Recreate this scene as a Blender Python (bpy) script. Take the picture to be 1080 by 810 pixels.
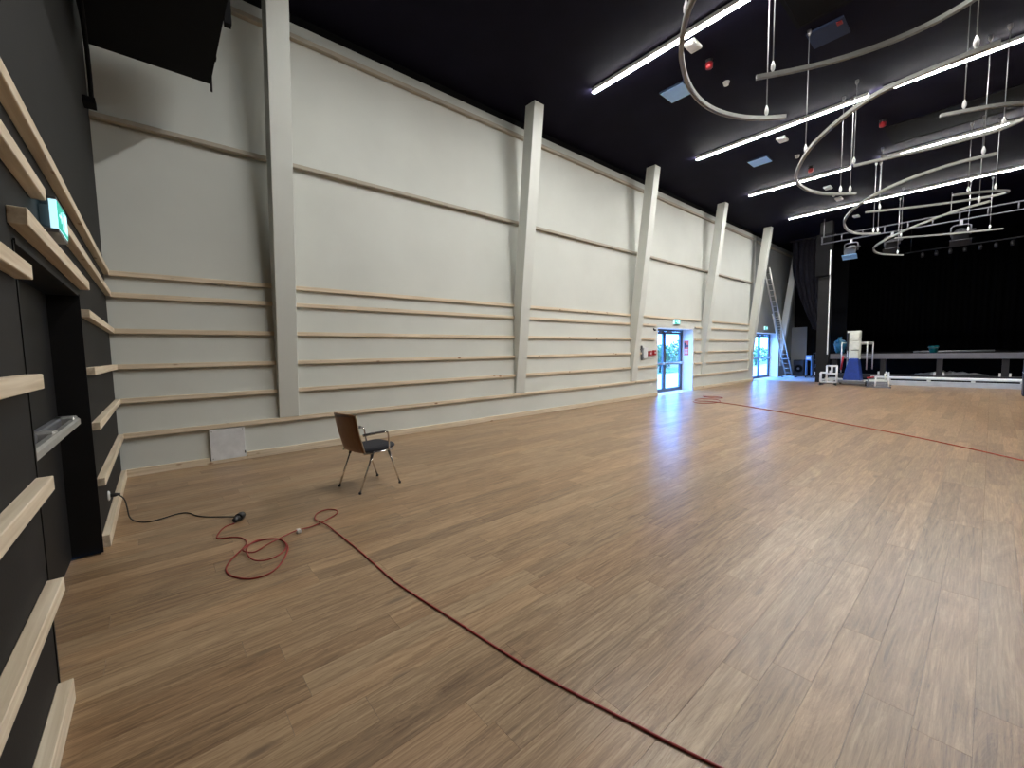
import bpy, bmesh, math, random
from mathutils import Vector, Matrix

random.seed(7)
for o in list(bpy.data.objects):
    bpy.data.objects.remove(o)
scene = bpy.context.scene
COL = scene.collection

# ------------------------------------------------------------------ camera
CAM = Vector((7.22, 0.41, 1.5))
ROT = Matrix(((0.6538001, -0.0442316, 0.7553734),
              (0.7564379, 0.0627873, -0.6510449),
              (-0.0186311, 0.9970463, 0.0745089)))
cam_data = bpy.data.cameras.new('camera')
cam = bpy.data.objects.new('camera', cam_data)
COL.objects.link(cam)
cam_data.sensor_fit = 'HORIZONTAL'
cam_data.sensor_width = 36.0
cam_data.lens = 435.5 / 1080 * 36.0
cam_data.clip_start = 0.02
cam_data.clip_end = 400
cam.matrix_world = Matrix.Translation(CAM) @ ROT.to_4x4()
scene.camera = cam

# ------------------------------------------------------------------ daylight and exposure
world = bpy.data.worlds.new('sky')
scene.world = world
world.use_nodes = True
bg = world.node_tree.nodes['Background']
bg.inputs['Color'].default_value = (0.12, 0.36, 1.0, 1)
bg.inputs['Strength'].default_value = 12.0

sun_data = bpy.data.lights.new('sun', 'SUN')
sun_data.energy = 2.5
sun_data.angle = math.radians(0.6)
sun_data.color = (1.0, 0.96, 0.9)
sun = bpy.data.objects.new('sun', sun_data)
COL.objects.link(sun)
sun.location = (-20, 10, 40)
sun.rotation_euler = Vector((0.30, -0.38, -1.0)).to_track_quat('-Z', 'Y').to_euler()

vs = scene.view_settings
vs.view_transform = 'Standard'
vs.look = 'None'
vs.exposure = 0.88
vs.gamma = 1.0
vs.use_curve_mapping = False
STRIP_POWER = 112.0


# ------------------------------------------------------------------ material helpers
def new_mat(name):
    m = bpy.data.materials.new(name)
    m.use_nodes = True
    nt = m.node_tree
    return m, nt, nt.nodes['Principled BSDF']


def plain(name, col, rough=0.5, metal=0.0, noise=0.0, nscale=8.0, bump=0.0, bscale=60.0, spec=0.5):
    m, nt, b = new_mat(name)
    b.inputs['Base Color'].default_value = (*col, 1)
    b.inputs['Roughness'].default_value = rough
    b.inputs['Metallic'].default_value = metal
    b.inputs['Specular IOR Level'].default_value = spec
    tc = nt.nodes.new('ShaderNodeTexCoord')
    if noise > 0:
        n = nt.nodes.new('ShaderNodeTexNoise')
        n.inputs['Scale'].default_value = nscale
        n.inputs['Detail'].default_value = 4
        nt.links.new(tc.outputs['Object'], n.inputs['Vector'])
        r = nt.nodes.new('ShaderNodeValToRGB')
        r.color_ramp.elements[0].position = 0.3
        r.color_ramp.elements[1].position = 0.7
        r.color_ramp.elements[0].color = (*[c * (1 - noise) for c in col], 1)
        r.color_ramp.elements[1].color = (*[min(1, c * (1 + noise)) for c in col], 1)
        nt.links.new(n.outputs['Fac'], r.inputs['Fac'])
        nt.links.new(r.outputs['Color'], b.inputs['Base Color'])
    if bump > 0:
        n2 = nt.nodes.new('ShaderNodeTexNoise')
        n2.inputs['Scale'].default_value = bscale
        n2.inputs['Detail'].default_value = 3
        nt.links.new(tc.outputs['Object'], n2.inputs['Vector'])
        bp = nt.nodes.new('ShaderNodeBump')
        bp.inputs['Strength'].default_value = bump
        bp.inputs['Distance'].default_value = 0.01
        nt.links.new(n2.outputs['Fac'], bp.inputs['Height'])
        nt.links.new(bp.outputs['Normal'], b.inputs['Normal'])
    return m


def emit(name, col, strength):
    m, nt, b = new_mat(name)
    b.inputs['Base Color'].default_value = (*col, 1)
    b.inputs['Emission Color'].default_value = (*col, 1)
    b.inputs['Emission Strength'].default_value = strength
    return m


def pine(name, axis):
    """Planed pine: grain drawn out along one axis, scattered knots."""
    m, nt, b = new_mat(name)
    N, L = nt.nodes, nt.links
    tc = N.new('ShaderNodeTexCoord')
    mp = N.new('ShaderNodeMapping')
    sc = [38, 38, 38]
    sc[axis] = 1.3
    mp.inputs['Scale'].default_value = sc
    L.new(tc.outputs['Object'], mp.inputs['Vector'])
    n = N.new('ShaderNodeTexNoise')
    n.inputs['Scale'].default_value = 1.0
    n.inputs['Detail'].default_value = 5
    n.inputs['Distortion'].default_value = 0.4
    L.new(mp.outputs['Vector'], n.inputs['Vector'])
    r = N.new('ShaderNodeValToRGB')
    r.color_ramp.elements[0].position = 0.32
    r.color_ramp.elements[1].position = 0.68
    r.color_ramp.elements[0].color = (0.56, 0.45, 0.31, 1)
    r.color_ramp.elements[1].color = (0.74, 0.64, 0.49, 1)
    L.new(n.outputs['Fac'], r.inputs['Fac'])
    mp2 = N.new('ShaderNodeMapping')
    sc2 = [14, 14, 14]
    sc2[axis] = 5.0
    mp2.inputs['Scale'].default_value = sc2
    L.new(tc.outputs['Object'], mp2.inputs['Vector'])
    v = N.new('ShaderNodeTexVoronoi')
    v.inputs['Scale'].default_value = 0.5
    L.new(mp2.outputs['Vector'], v.inputs['Vector'])
    kr = N.new('ShaderNodeValToRGB')
    kr.color_ramp.elements[0].position = 0.05
    kr.color_ramp.elements[1].position = 0.13
    kr.color_ramp.elements[0].color = (1, 1, 1, 1)
    kr.color_ramp.elements[1].color = (0, 0, 0, 1)
    L.new(v.outputs['Distance'], kr.inputs['Fac'])
    mx = N.new('ShaderNodeMix')
    mx.data_type = 'RGBA'
    mx.inputs[7].default_value = (0.24, 0.12, 0.05, 1)
    L.new(kr.outputs['Color'], mx.inputs[0])
    L.new(r.outputs['Color'], mx.inputs[6])
    L.new(mx.outputs[2], b.inputs['Base Color'])
    b.inputs['Roughness'].default_value = 0.6
    return m


PLANK_W, PLANK_L, PLANK_X0 = 0.16, 1.42, 0.04


def floor_material():
    """Oak-look vinyl: every plank takes its own tone and its own piece of grain."""
    m, nt, b = new_mat('oak_vinyl')
    N, L = nt.nodes, nt.links

    def math_(op, a, bb=None):
        n = N.new('ShaderNodeMath')
        n.operation = op
        for i, val in enumerate((a, bb)):
            if val is None:
                continue
            if isinstance(val, (int, float)):
                n.inputs[i].default_value = val
            else:
                L.new(val, n.inputs[i])
        return n.outputs[0]
    geo = N.new('ShaderNodeNewGeometry')
    sep = N.new('ShaderNodeSeparateXYZ')
    L.new(geo.outputs['Position'], sep.inputs[0])
    x, y = sep.outputs[0], sep.outputs[1]
    row = math_('FLOOR', math_('DIVIDE', math_('SUBTRACT', x, PLANK_X0), PLANK_W))
    off = math_('FRACT', math_('MULTIPLY', math_('MULTIPLY', row, row), 0.1373))
    col = math_('FLOOR', math_('SUBTRACT', math_('DIVIDE', y, PLANK_L), off))
    cv = N.new('ShaderNodeCombineXYZ')
    L.new(row, cv.inputs[0])
    L.new(col, cv.inputs[1])
    wn = N.new('ShaderNodeTexWhiteNoise')
    wn.noise_dimensions = '2D'
    L.new(cv.outputs[0], wn.inputs['Vector'])
    rnd = wn.outputs['Value']

    def noise(sx, sy, shift, detail, dist):
        c = N.new('ShaderNodeCombineXYZ')
        L.new(math_('MULTIPLY', x, sx), c.inputs[0])
        L.new(math_('MULTIPLY', y, sy), c.inputs[1])
        L.new(math_('MULTIPLY', rnd, shift), c.inputs[2])
        n = N.new('ShaderNodeTexNoise')
        n.inputs['Scale'].default_value = 1.0
        n.inputs['Detail'].default_value = detail
        n.inputs['Roughness'].default_value = 0.62
        n.inputs['Distortion'].default_value = dist
        L.new(c.outputs[0], n.inputs['Vector'])
        return n.outputs['Fac']
    g1 = noise(40, 1.7, 91, 7, 1.6)       # long streaks
    g2 = noise(9, 1.1, 57, 4, 2.6)        # broad figure, cathedral arches
    g3 = noise(120, 4.5, 33, 3, 0.5)        # pores
    ramp = N.new('ShaderNodeValToRGB')
    e = ramp.color_ramp.elements
    e[0].position, e[0].color = 0.34, (0.130, 0.076, 0.041, 1)
    e[1].position, e[1].color = 0.66, (0.44, 0.305, 0.185, 1)
    mid = ramp.color_ramp.elements.new(0.5)
    mid.color = (0.275, 0.178, 0.102, 1)
    mixv = math_('ADD', math_('MULTIPLY', g1, 0.45), math_('MULTIPLY', g2, 0.33))
    mixv = math_('ADD', mixv, math_('MULTIPLY', g3, 0.22))
    rings = math_('SINE', math_('ADD', math_('MULTIPLY', g2, 75), math_('MULTIPLY', g1, 9)))
    mixv = math_('ADD', mixv, math_('MULTIPLY', rings, 0.022))
    mixv = math_('ADD', mixv, math_('MULTIPLY', math_('SUBTRACT', rnd, 0.5), 0.11))
    L.new(mixv, ramp.inputs['Fac'])
    # cool or warm cast, plank by plank
    wn2 = N.new('ShaderNodeTexWhiteNoise')
    wn2.noise_dimensions = '3D'
    cv2 = N.new('ShaderNodeCombineXYZ')
    L.new(row, cv2.inputs[0])
    L.new(col, cv2.inputs[1])
    cv2.inputs[2].default_value = 4.7
    L.new(cv2.outputs[0], wn2.inputs['Vector'])
    cast = N.new('ShaderNodeValToRGB')
    cast.color_ramp.elements[0].color = (1.02, 0.97, 0.90, 1)
    cast.color_ramp.elements[1].color = (0.97, 0.99, 0.97, 1)
    L.new(wn2.outputs['Value'], cast.inputs['Fac'])
    mul = N.new('ShaderNodeMix')
    mul.data_type = 'RGBA'
    mul.blend_type = 'MULTIPLY'
    mul.inputs[0].default_value = 1.0
    L.new(ramp.outputs['Color'], mul.inputs[6])
    L.new(cast.outputs['Color'], mul.inputs[7])
    # knots
    kc = N.new('ShaderNodeCombineXYZ')
    L.new(math_('MULTIPLY', x, 7.5), kc.inputs[0])
    L.new(math_('MULTIPLY', y, 2.1), kc.inputs[1])
    L.new(math_('MULTIPLY', rnd, 17), kc.inputs[2])
    vo = N.new('ShaderNodeTexVoronoi')
    vo.inputs['Scale'].default_value = 0.55
    L.new(kc.outputs[0], vo.inputs['Vector'])
    kr = N.new('ShaderNodeValToRGB')
    kr.color_ramp.elements[0].position = 0.03
    kr.color_ramp.elements[0].color = (1, 1, 1, 1)
    kr.color_ramp.elements[1].position = 0.12
    kr.color_ramp.elements[1].color = (0, 0, 0, 1)
    L.new(vo.outputs['Distance'], kr.inputs['Fac'])
    km = N.new('ShaderNodeMix')
    km.data_type = 'RGBA'
    km.inputs[7].default_value = (0.13, 0.085, 0.055, 1)
    L.new(math_('MULTIPLY', kr.outputs['Color'], 0.75), km.inputs[0])
    L.new(mul.outputs[2], km.inputs[6])
    L.new(km.outputs[2], b.inputs['Base Color'])
    rr = math_('ADD', math_('MULTIPLY', g1, 0.12), 0.265)
    L.new(rr, b.inputs['Roughness'])
    b.inputs['Specular IOR Level'].default_value = 0.4
    bp = N.new('ShaderNodeBump')
    bp.inputs['Strength'].default_value = 0.12
    bp.inputs['Distance'].default_value = 0.002
    L.new(g1, bp.inputs['Height'])
    L.new(bp.outputs['Normal'], b.inputs['Normal'])
    return m


def glass_material():
    m, nt, b = new_mat('door_glass')
    N, L = nt.nodes, nt.links
    out = N['Material Output']
    tr = N.new('ShaderNodeBsdfTransparent')
    tr.inputs['Color'].default_value = (0.86, 0.93, 0.97, 1)
    gl = N.new('ShaderNodeBsdfGlossy')
    gl.inputs['Roughness'].default_value = 0.03
    mx = N.new('ShaderNodeMixShader')
    mx.inputs[0].default_value = 0.08
    L.new(tr.outputs[0], mx.inputs[1])
    L.new(gl.outputs[0], mx.inputs[2])
    L.new(mx.outputs[0], out.inputs['Surface'])
    return m


M = dict(
    floor=floor_material(),
    joint=plain('floor_joint', (0.10, 0.07, 0.045), 0.9, spec=0.0),
    wall=plain('pale_grey_paint', (0.60, 0.62, 0.577), 0.85, noise=0.03, nscale=1.2, bump=0.06, bscale=90),
    column=plain('column_paint', (0.60, 0.62, 0.577), 0.7, noise=0.02, nscale=2),
    rail=plain('rail_paint', (0.40, 0.36, 0.29), 0.7, noise=0.05, nscale=3),
    grey_board_dim_wall=plain('board_grey_and_wall_shade', (0.26, 0.27, 0.26), 0.85, noise=0.05, nscale=2),  # own grey of the board; on the wing wall it stands for low light
    black_wall=plain('black_wall_paint', (0.0085, 0.0083, 0.0085), 0.7, noise=0.15, nscale=3, bump=0.05, bscale=70, spec=0.3),
    ceiling=plain('ceiling_paint', (0.0060, 0.0052, 0.0135), 0.7, noise=0.15, nscale=1.5, bump=0.08, bscale=30, spec=0.06),
    black=plain('matt_black', (0.0028, 0.0028, 0.0036), 0.8, noise=0.1, nscale=6, spec=0.15),
    door_black=plain('door_black', (0.006, 0.006, 0.0065), 0.6, noise=0.2, nscale=4, spec=0.3),
    pine_x=pine('pine_along_x', 0),
    pine_y=pine('pine_along_y', 1),
    alu=plain('brushed_aluminium', (0.62, 0.62, 0.60), 0.42, 0.85, noise=0.06, nscale=20),
    track=plain('track_aluminium', (0.30, 0.30, 0.28), 0.5, 0.3, noise=0.05, nscale=12),
    chrome=plain('chrome', (0.75, 0.75, 0.75), 0.15, 1.0, noise=0.02, nscale=20),
    wire=plain('steel_wire', (0.36, 0.36, 0.37), 0.4, 0.5, noise=0.02, nscale=20),
    white=plain('white_plastic', (0.75, 0.75, 0.74), 0.4, noise=0.02, nscale=20),
    panel=plain('access_panel_white', (0.66, 0.67, 0.68), 0.6, noise=0.12, nscale=7),
    red=plain('red_plastic', (0.34, 0.010, 0.016), 0.4, noise=0.05, nscale=20),
    red_cable=plain('red_rubber', (0.27, 0.022, 0.018), 0.5, noise=0.15, nscale=9),
    orange_cable=plain('orange_rubber', (0.36, 0.06, 0.03), 0.5, noise=0.1, nscale=9),
    black_rubber=plain('black_rubber', (0.012, 0.012, 0.012), 0.5, noise=0.1, nscale=20),
    seat=plain('seat_fabric', (0.013, 0.014, 0.020), 0.9, noise=0.2, nscale=80, bump=0.3, bscale=300),
    blue_frame=plain('blue_grey_frame', (0.085, 0.11, 0.15), 0.4, 0.3, noise=0.04, nscale=10),
    glass=glass_material(),
    white_paint=plain('white_gloss_paint', (0.78, 0.79, 0.78), 0.5, noise=0.02, nscale=5),
    grey_metal=plain('grey_steel', (0.20, 0.205, 0.22), 0.45, 0.5, noise=0.06, nscale=12),
    tile=plain('ceiling_tile_blue_white', (0.30, 0.56, 1.0), 0.3, noise=0.05, nscale=12),
    tile_dark=plain('ceiling_tile_slate', (0.016, 0.032, 0.085), 0.8, noise=0.05, nscale=12),
    curtain=plain('black_velvet', (0.035, 0.035, 0.05), 0.95, noise=0.15, nscale=12),
    truss=plain('truss_steel', (0.10, 0.10, 0.115), 0.5, 0.4, noise=0.06, nscale=12),
    fascia=plain('stage_fascia', (0.11, 0.11, 0.13), 0.6, noise=0.12, nscale=4),
    plinth=plain('pale_plinth', (0.42, 0.45, 0.50), 0.6, noise=0.08, nscale=4),
    blue=plain('royal_blue_cover', (0.012, 0.045, 0.26), 0.55, noise=0.15, nscale=9),
    bag=plain('blue_film', (0.012, 0.09, 0.17), 0.3, noise=0.3, nscale=6),
    teal=plain('teal_plastic', (0.0, 0.20, 0.24), 0.4, noise=0.05, nscale=10),
    mast=plain('cream_mast', (0.62, 0.64, 0.58), 0.5, noise=0.12, nscale=8),
    film=plain('clear_film', (0.45, 0.46, 0.46), 0.35, noise=0.2, nscale=10),
    lblue=plain('pale_blue_plastic', (0.20, 0.38, 0.62), 0.45, noise=0.08, nscale=10),
    gun=plain('gunmetal', (0.022, 0.022, 0.026), 0.5, 0.3, noise=0.1, nscale=15),
    strip=emit('strip_diffuser', (1.0, 0.985, 0.955), STRIP_POWER),
    sign_green=emit('sign_green', (0.02, 0.40, 0.30), 0.45),
    sign_white=emit('sign_white', (0.55, 0.90, 1.0), 0.55),
    paving=plain('paving', (0.45, 0.43, 0.40), 0.9, noise=0.15, nscale=3),
    grass=plain('lawn', (0.10, 0.17, 0.05), 0.95, noise=0.3, nscale=5),
    leaf=plain('leaf_green', (0.10, 0.17, 0.06), 0.7, noise=0.4, nscale=2),
    bark=plain('bark', (0.10, 0.07, 0.05), 0.9, noise=0.2, nscale=8),
    brick=plain('pink_render', (0.55, 0.33, 0.27), 0.9, noise=0.1, nscale=3),
    poster=plain('orange_red_print', (0.72, 0.10, 0.04), 0.5, noise=0.03, nscale=10),
)


def wood_panel_mat():
    m, nt, b = new_mat('beech_veneer')
    N, L = nt.nodes, nt.links
    tc = N.new('ShaderNodeTexCoord')
    mp = N.new('ShaderNodeMapping')
    mp.inputs['Scale'].default_value = (60, 60, 3)
    L.new(tc.outputs['Object'], mp.inputs['Vector'])
    n = N.new('ShaderNodeTexNoise')
    n.inputs['Scale'].default_value = 1
    n.inputs['Detail'].default_value = 4
    L.new(mp.outputs['Vector'], n.inputs['Vector'])
    r = N.new('ShaderNodeValToRGB')
    r.color_ramp.elements[0].color = (0.16, 0.065, 0.022, 1)
    r.color_ramp.elements[1].color = (0.30, 0.135, 0.05, 1)
    L.new(n.outputs['Fac'], r.inputs['Fac'])
    L.new(r.outputs['Color'], b.inputs['Base Color'])
    b.inputs['Roughness'].default_value = 0.4
    return m


M['veneer'] = wood_panel_mat()
M['veneer_edge'] = plain('veneer_edge', (0.52, 0.40, 0.27), 0.5, noise=0.1, nscale=30)


# ------------------------------------------------------------------ mesh helpers
def box(bm, x0, x1, y0, y1, z0, z1, bevel=0.0):
    vs_ = [bm.verts.new(p) for p in ((x0, y0, z0), (x1, y0, z0), (x1, y1, z0), (x0, y1, z0),
                                     (x0, y0, z1), (x1, y0, z1), (x1, y1, z1), (x0, y1, z1))]
    fs = [bm.faces.new([vs_[i] for i in f]) for f in
          ((3, 2, 1, 0), (4, 5, 6, 7), (0, 1, 5, 4), (1, 2, 6, 5), (2, 3, 7, 6), (3, 0, 4, 7))]
    if bevel > 0:
        es = list({e for f in fs for e in f.edges})
        bmesh.ops.bevel(bm, geom=es, offset=bevel, segments=1, affect='EDGES')
    return bm


def prism(bm, poly, d0, d1, axis=2):
    """Extrude a 2D outline along an axis (0, 1 or 2)."""
    def put(p, d):
        q = [p[0], p[1]]
        q.insert(axis, d)
        return bm.verts.new(q)
    a = [put(p, d0) for p in poly]
    b = [put(p, d1) for p in poly]
    n = len(poly)
    bm.faces.new(a[::-1])
    bm.faces.new(b)
    for i in range(n):
        bm.faces.new((a[i], a[(i + 1) % n], b[(i + 1) % n], b[i]))
    bmesh.ops.recalc_face_normals(bm, faces=bm.faces)
    return bm


def tube(bm, pts, r, seg=8, caps=True, closed=False):
    pts = [Vector(p) for p in pts]
    n = len(pts)
    rings = []
    prev = None
    for i, p in enumerate(pts):
        if closed:
            t = pts[(i + 1) % n] - pts[i - 1]
        else:
            t = pts[min(i + 1, n - 1)] - pts[max(i - 1, 0)]
        if t.length < 1e-9:
            t = Vector((0, 0, 1))
        t.normalize()
        if prev is None:
            ref = Vector((0, 0, 1)) if abs(t.z) < 0.9 else Vector((1, 0, 0))
            u = t.cross(ref).normalized()
        else:
            u = (prev - t * prev.dot(t))
            u = u.normalized() if u.length > 1e-6 else t.orthogonal().normalized()
        prev = u
        v = t.cross(u)
        rad = r[i] if isinstance(r, (list, tuple)) else r
        rings.append([bm.verts.new(p + (u * math.cos(a) + v * math.sin(a)) * rad)
                      for a in (2 * math.pi * k / seg for k in range(seg))])
    m = n if closed else n - 1
    for i in range(m):
        a, b = rings[i], rings[(i + 1) % n]
        for k in range(seg):
            f = bm.faces.new((a[k], a[(k + 1) % seg], b[(k + 1) % seg], b[k]))
            f.smooth = True
    if caps and not closed:
        bm.faces.new(rings[0][::-1])
        bm.faces.new(rings[-1])
    bmesh.ops.recalc_face_normals(bm, faces=bm.faces)
    return bm


def smooth(pts, k=6):
    """Catmull-Rom through the points."""
    P = [Vector(p) for p in pts]
    out = []
    for i in range(len(P) - 1):
        p0 = P[max(i - 1, 0)]
        p1, p2 = P[i], P[i + 1]
        p3 = P[min(i + 2, len(P) - 1)]
        for j in range(k):
            t = j / k
            out.append(0.5 * ((2 * p1) + (p2 - p0) * t + (2 * p0 - 5 * p1 + 4 * p2 - p3) * t * t
                              + (3 * p1 - p0 - 3 * p2 + p3) * t ** 3))
    out.append(P[-1])
    return out


def relax(pts, rounds=4):
    P = [Vector(p) for p in pts]
    for _ in range(rounds):
        P = [P[0]] + [(P[i - 1] + P[i] * 2 + P[i + 1]) / 4 for i in range(1, len(P) - 1)] + [P[-1]]
    return P


def lathe(bm, prof, c=(0, 0, 0), seg=20, axis=2):
    rings = []
    for r, h in prof:
        ring = []
        for k in range(seg):
            a = 2 * math.pi * k / seg
            q = [r * math.cos(a), r * math.sin(a)]
            q.insert(axis, h)
            ring.append(bm.verts.new((q[0] + c[0], q[1] + c[1], q[2] + c[2])))
        rings.append(ring)
    for a, b in zip(rings, rings[1:]):
        for k in range(seg):
            f = bm.faces.new((a[k], a[(k + 1) % seg], b[(k + 1) % seg], b[k]))
            f.smooth = True
    bm.faces.new(rings[0][::-1])
    bm.faces.new(rings[-1])
    bmesh.ops.recalc_face_normals(bm, faces=bm.faces)
    return bm


def root_loc(o):
    v = Vector((0, 0, 0))
    while o is not None:
        v += o.location
        o = o.parent
    return v


def obj(name, bm, m, parent=None, local=False):
    """Link bm as ONE mesh object. Coordinates are world ones unless local."""
    me = bpy.data.meshes.new(name)
    if parent is not None and not local:
        bmesh.ops.translate(bm, verts=bm.verts, vec=-root_loc(parent))
    bm.to_mesh(me)
    bm.free()
    me.materials.append(m if not isinstance(m, str) else M[m])
    o = bpy.data.objects.new(name, me)
    COL.objects.link(o)
    o.parent = parent
    return o


def B(*a, **k):
    return box(bmesh.new(), *a, **k)


def tag(o, label, cat, group=None):
    o['label'] = label
    o['category'] = cat
    if group:
        o['group'] = group
    return o


def thing(name, label, cat, loc=(0, 0, 0), group=None, rz=0.0):
    o = bpy.data.objects.new(name, None)
    COL.objects.link(o)
    o.empty_display_size = 0.1
    o.location = loc
    o.rotation_euler = (0, 0, rz)
    return tag(o, label, cat, group)


def struct(name, bm, m, parent=None):
    o = obj(name, bm, m, parent)
    if parent is None:
        o['kind'] = 'structure'
    return o


def struct_empty(name, loc=(0, 0, 0)):
    o = bpy.data.objects.new(name, None)
    COL.objects.link(o)
    o.location = loc
    o['kind'] = 'structure'
    return o


def dup(root, loc, label=None, rz=None):
    r = root.copy()
    COL.objects.link(r)
    r.location = loc
    if rz is not None:
        r.rotation_euler = (0, 0, rz)
    if label:
        r['label'] = label
    for ch in list(root.children):
        c = ch.copy()
        COL.objects.link(c)
        c.parent = r
        for g in list(ch.children):
            d = g.copy()
            COL.objects.link(d)
            d.parent = c
    return r


# ------------------------------------------------------------------ room shell
XR, YF, ZC = 15.0, 33.0, 6.73          # right wall, far wall, ceiling
COLY = [1.82, 6.71, 11.43, 16.13, 20.8, 25.1]
D1 = (13.0, 15.5)                       # near glazed door opening
D2 = (21.45, 24.95)                      # far glazed door opening
DZ = 2.26

floor = struct('floor', B(-0.5, XR, 0 - 0.2, YF, -0.12, -0.01), 'joint')

# planks: the 300 that show largest are objects, the rest one joined piece
def in_view(p):
    c = ROT.transposed() @ (Vector(p) - CAM)
    if c.z > -0.05:
        return None
    u = 540 + 435.5 * c.x / -c.z
    v = 405 - 435.5 * c.y / -c.z
    if -20 < u < 1100 and 300 < v < 850:
        return -c.z
    return None


PL_Y1 = 22.2
planks = []
r0 = 0
while PLANK_X0 + r0 * PLANK_W < XR:
    off = (r0 * r0 * 0.1373) % 1.0
    c0 = -2
    while True:
        ya = (c0 + off) * PLANK_L
        yb = ya + PLANK_L
        c0 += 1
        if ya > PL_Y1:
            break
        xc = PLANK_X0 + (r0 + 0.5) * PLANK_W
        lo, hi = max(ya, -0.19 if 2.7 < xc < 4.6 else 0.0), min(yb, PL_Y1)
        if hi - lo < 0.02:
            continue
        planks.append((PLANK_X0 + r0 * PLANK_W, lo, hi, ya, yb))
    r0 += 1
ranked = []
for pl in planks:
    x, lo, hi, _, _ = pl
    best = None
    for f in (0.1, 0.5, 0.9):
        d = in_view((x + PLANK_W / 2, lo + (hi - lo) * f, 0))
        if d and (best is None or d < best):
            best = d
    ranked.append((best if best else 1e9, pl))
ranked.sort(key=lambda t: t[0])
GAP = 0.0006
full_me = None
rest = bmesh.new()
for i, (d, (x, lo, hi, ya, yb)) in enumerate(ranked):
    if i < 300 and d < 1e8:
        full = abs((hi - lo) - PLANK_L) < 1e-6
        if full and full_me is not None:
            o = bpy.data.objects.new('plank', full_me)
            COL.objects.link(o)
            o.parent = floor
        else:
            bm = bmesh.new()
            box(bm, GAP, PLANK_W - GAP, GAP, (hi - lo) - GAP, -0.012, 0.0)
            o = obj('plank', bm, 'floor', floor, local=True)
            if full:
                full_me = o.data
        o.location = (x, lo, 0)
    else:
        box(rest, x + GAP, x + PLANK_W - GAP, lo + GAP, hi - GAP, -0.012, 0.0)
o = obj('planking', rest, 'floor', floor)
o['kind'] = 'stuff'
# bare screed beside and behind the stage edge and in the door recesses
struct('floor_side', B(-0.5, XR, PL_Y1, YF, -0.012, 0.0), 'plinth')
obj('threshold', B(-0.5, PLANK_X0, D1[0], D1[1], -0.012, 0.0), 'plinth', floor)

# long pale wall with two door openings
bm = bmesh.new()
WY = D2[0]
box(bm, -0.5, 0, -0.2, D1[0], 0, 6.6)
box(bm, -0.5, 0, D1[1], WY, 0, 6.6)
box(bm, -0.5, 0, D1[0], D1[1], DZ, 6.6)
wall_left = struct('wall_left', bm, 'wall')
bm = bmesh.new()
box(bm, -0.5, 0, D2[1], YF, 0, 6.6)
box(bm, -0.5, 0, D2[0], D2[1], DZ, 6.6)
wall_wing = struct('wall_wing', bm, 'grey_board_dim_wall')  # weaker light at this end is put into the paint as grey
# white linings of the two door openings
for k, (a, b_) in enumerate((D1, D2)):
    bm = bmesh.new()
    box(bm, -0.5, 0.004, a, a + 0.02, 0, DZ)
    box(bm, -0.5, 0.004, b_ - 0.02, b_, 0, DZ)
    box(bm, -0.5, 0.004, a, b_, DZ - 0.02, DZ + 0.004)
    struct('trim_%d' % (k + 1), bm, 'white_paint')
struct('trim_3', B(-0.5, 0, -0.2, YF, 6.6, ZC), 'black')
struct('ceiling', B(-0.5, XR, -0.2, YF, ZC, ZC + 0.2), 'ceiling')
struct('wall_right', B(XR, XR + 0.2, -0.2, YF, 0, ZC), 'black_wall')
struct('wall_far', B(-0.5, XR, YF, YF + 0.2, 0, ZC), 'black')

# painted rails across the pale wall (between the columns)
cuts = [0.0] + [c for y in COLY[:5] for c in (y, y + 0.28)]
bays = [(cuts[i], cuts[i + 1]) for i in range(0, len(cuts) - 1, 2)]
for zt, dep, hgt in ((4.475, 0.085, 0.06), (6.40, 0.085, 0.07)):
    bm = bmesh.new()
    box(bm, 0, dep, 0.0, COLY[4] + 0.14, zt - hgt, zt, bevel=0.006)
    obj('rail', bm, 'rail', wall_left)
bm = bmesh.new()
box(bm, 0, 0.06, WY, YF - 6, 6.30, 6.40, bevel=0.006)
obj('rail', bm, 'rail', wall_wing)

# pine battens, each its own piece
BT = [2.615, 2.35, 1.90, 1.45, 1.015, 0.565]
BH, BD = 0.062, 0.045


def batten_y(ya, yb, zt, parent=wall_left):
    bm = bmesh.new()
    box(bm, 0, BD, ya, yb, zt - BH, zt, bevel=0.003)
    return obj('batten', bm, 'pine_y', parent)


for bi, (a, b_) in enumerate(bays):
    for k, zt in enumerate(BT[:5]):
        spans = [(a + (BD if bi == 0 else 0.0), b_ - (0.05 if bi == 2 and k < 2 else 0.0))]
        if bi == 3:
            if k == 0:
                spans = [(a, b_ - 0.05)]
            else:
                spans = [(a, D1[0] - 0.12 - 0.1 * (k in (2, 3)) - (0.75 if k == 3 else 0)), (D1[1] + 0.1, b_)]
        for s, e in spans:
            batten_y(s, e, zt)
for s, e in ((BD, 3.9), (3.902, 8.3), (8.302, D1[0] - 0.02), (D1[1] + 0.02, COLY[4])):
    batten_y(s, e, BT[5])

# skirting boards of the same pine
bm = bmesh.new()
for s, e in ((BD, 0.915), (1.365, 5.4), (5.402, 9.6), (9.602, D1[0] - 0.01)):
    box(bm, 0, BD, s, e, 0, 0.105 if s > 1 else 0.095, bevel=0.003)
box(bm, 0, BD, 0.915, 1.365, 0, 0.045, bevel=0.003)
box(bm, 0, BD, D1[1] + 0.01, WY - 0.01, 0, 0.105, bevel=0.003)
struct('baseboard_left', bm, 'pine_y')

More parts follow.
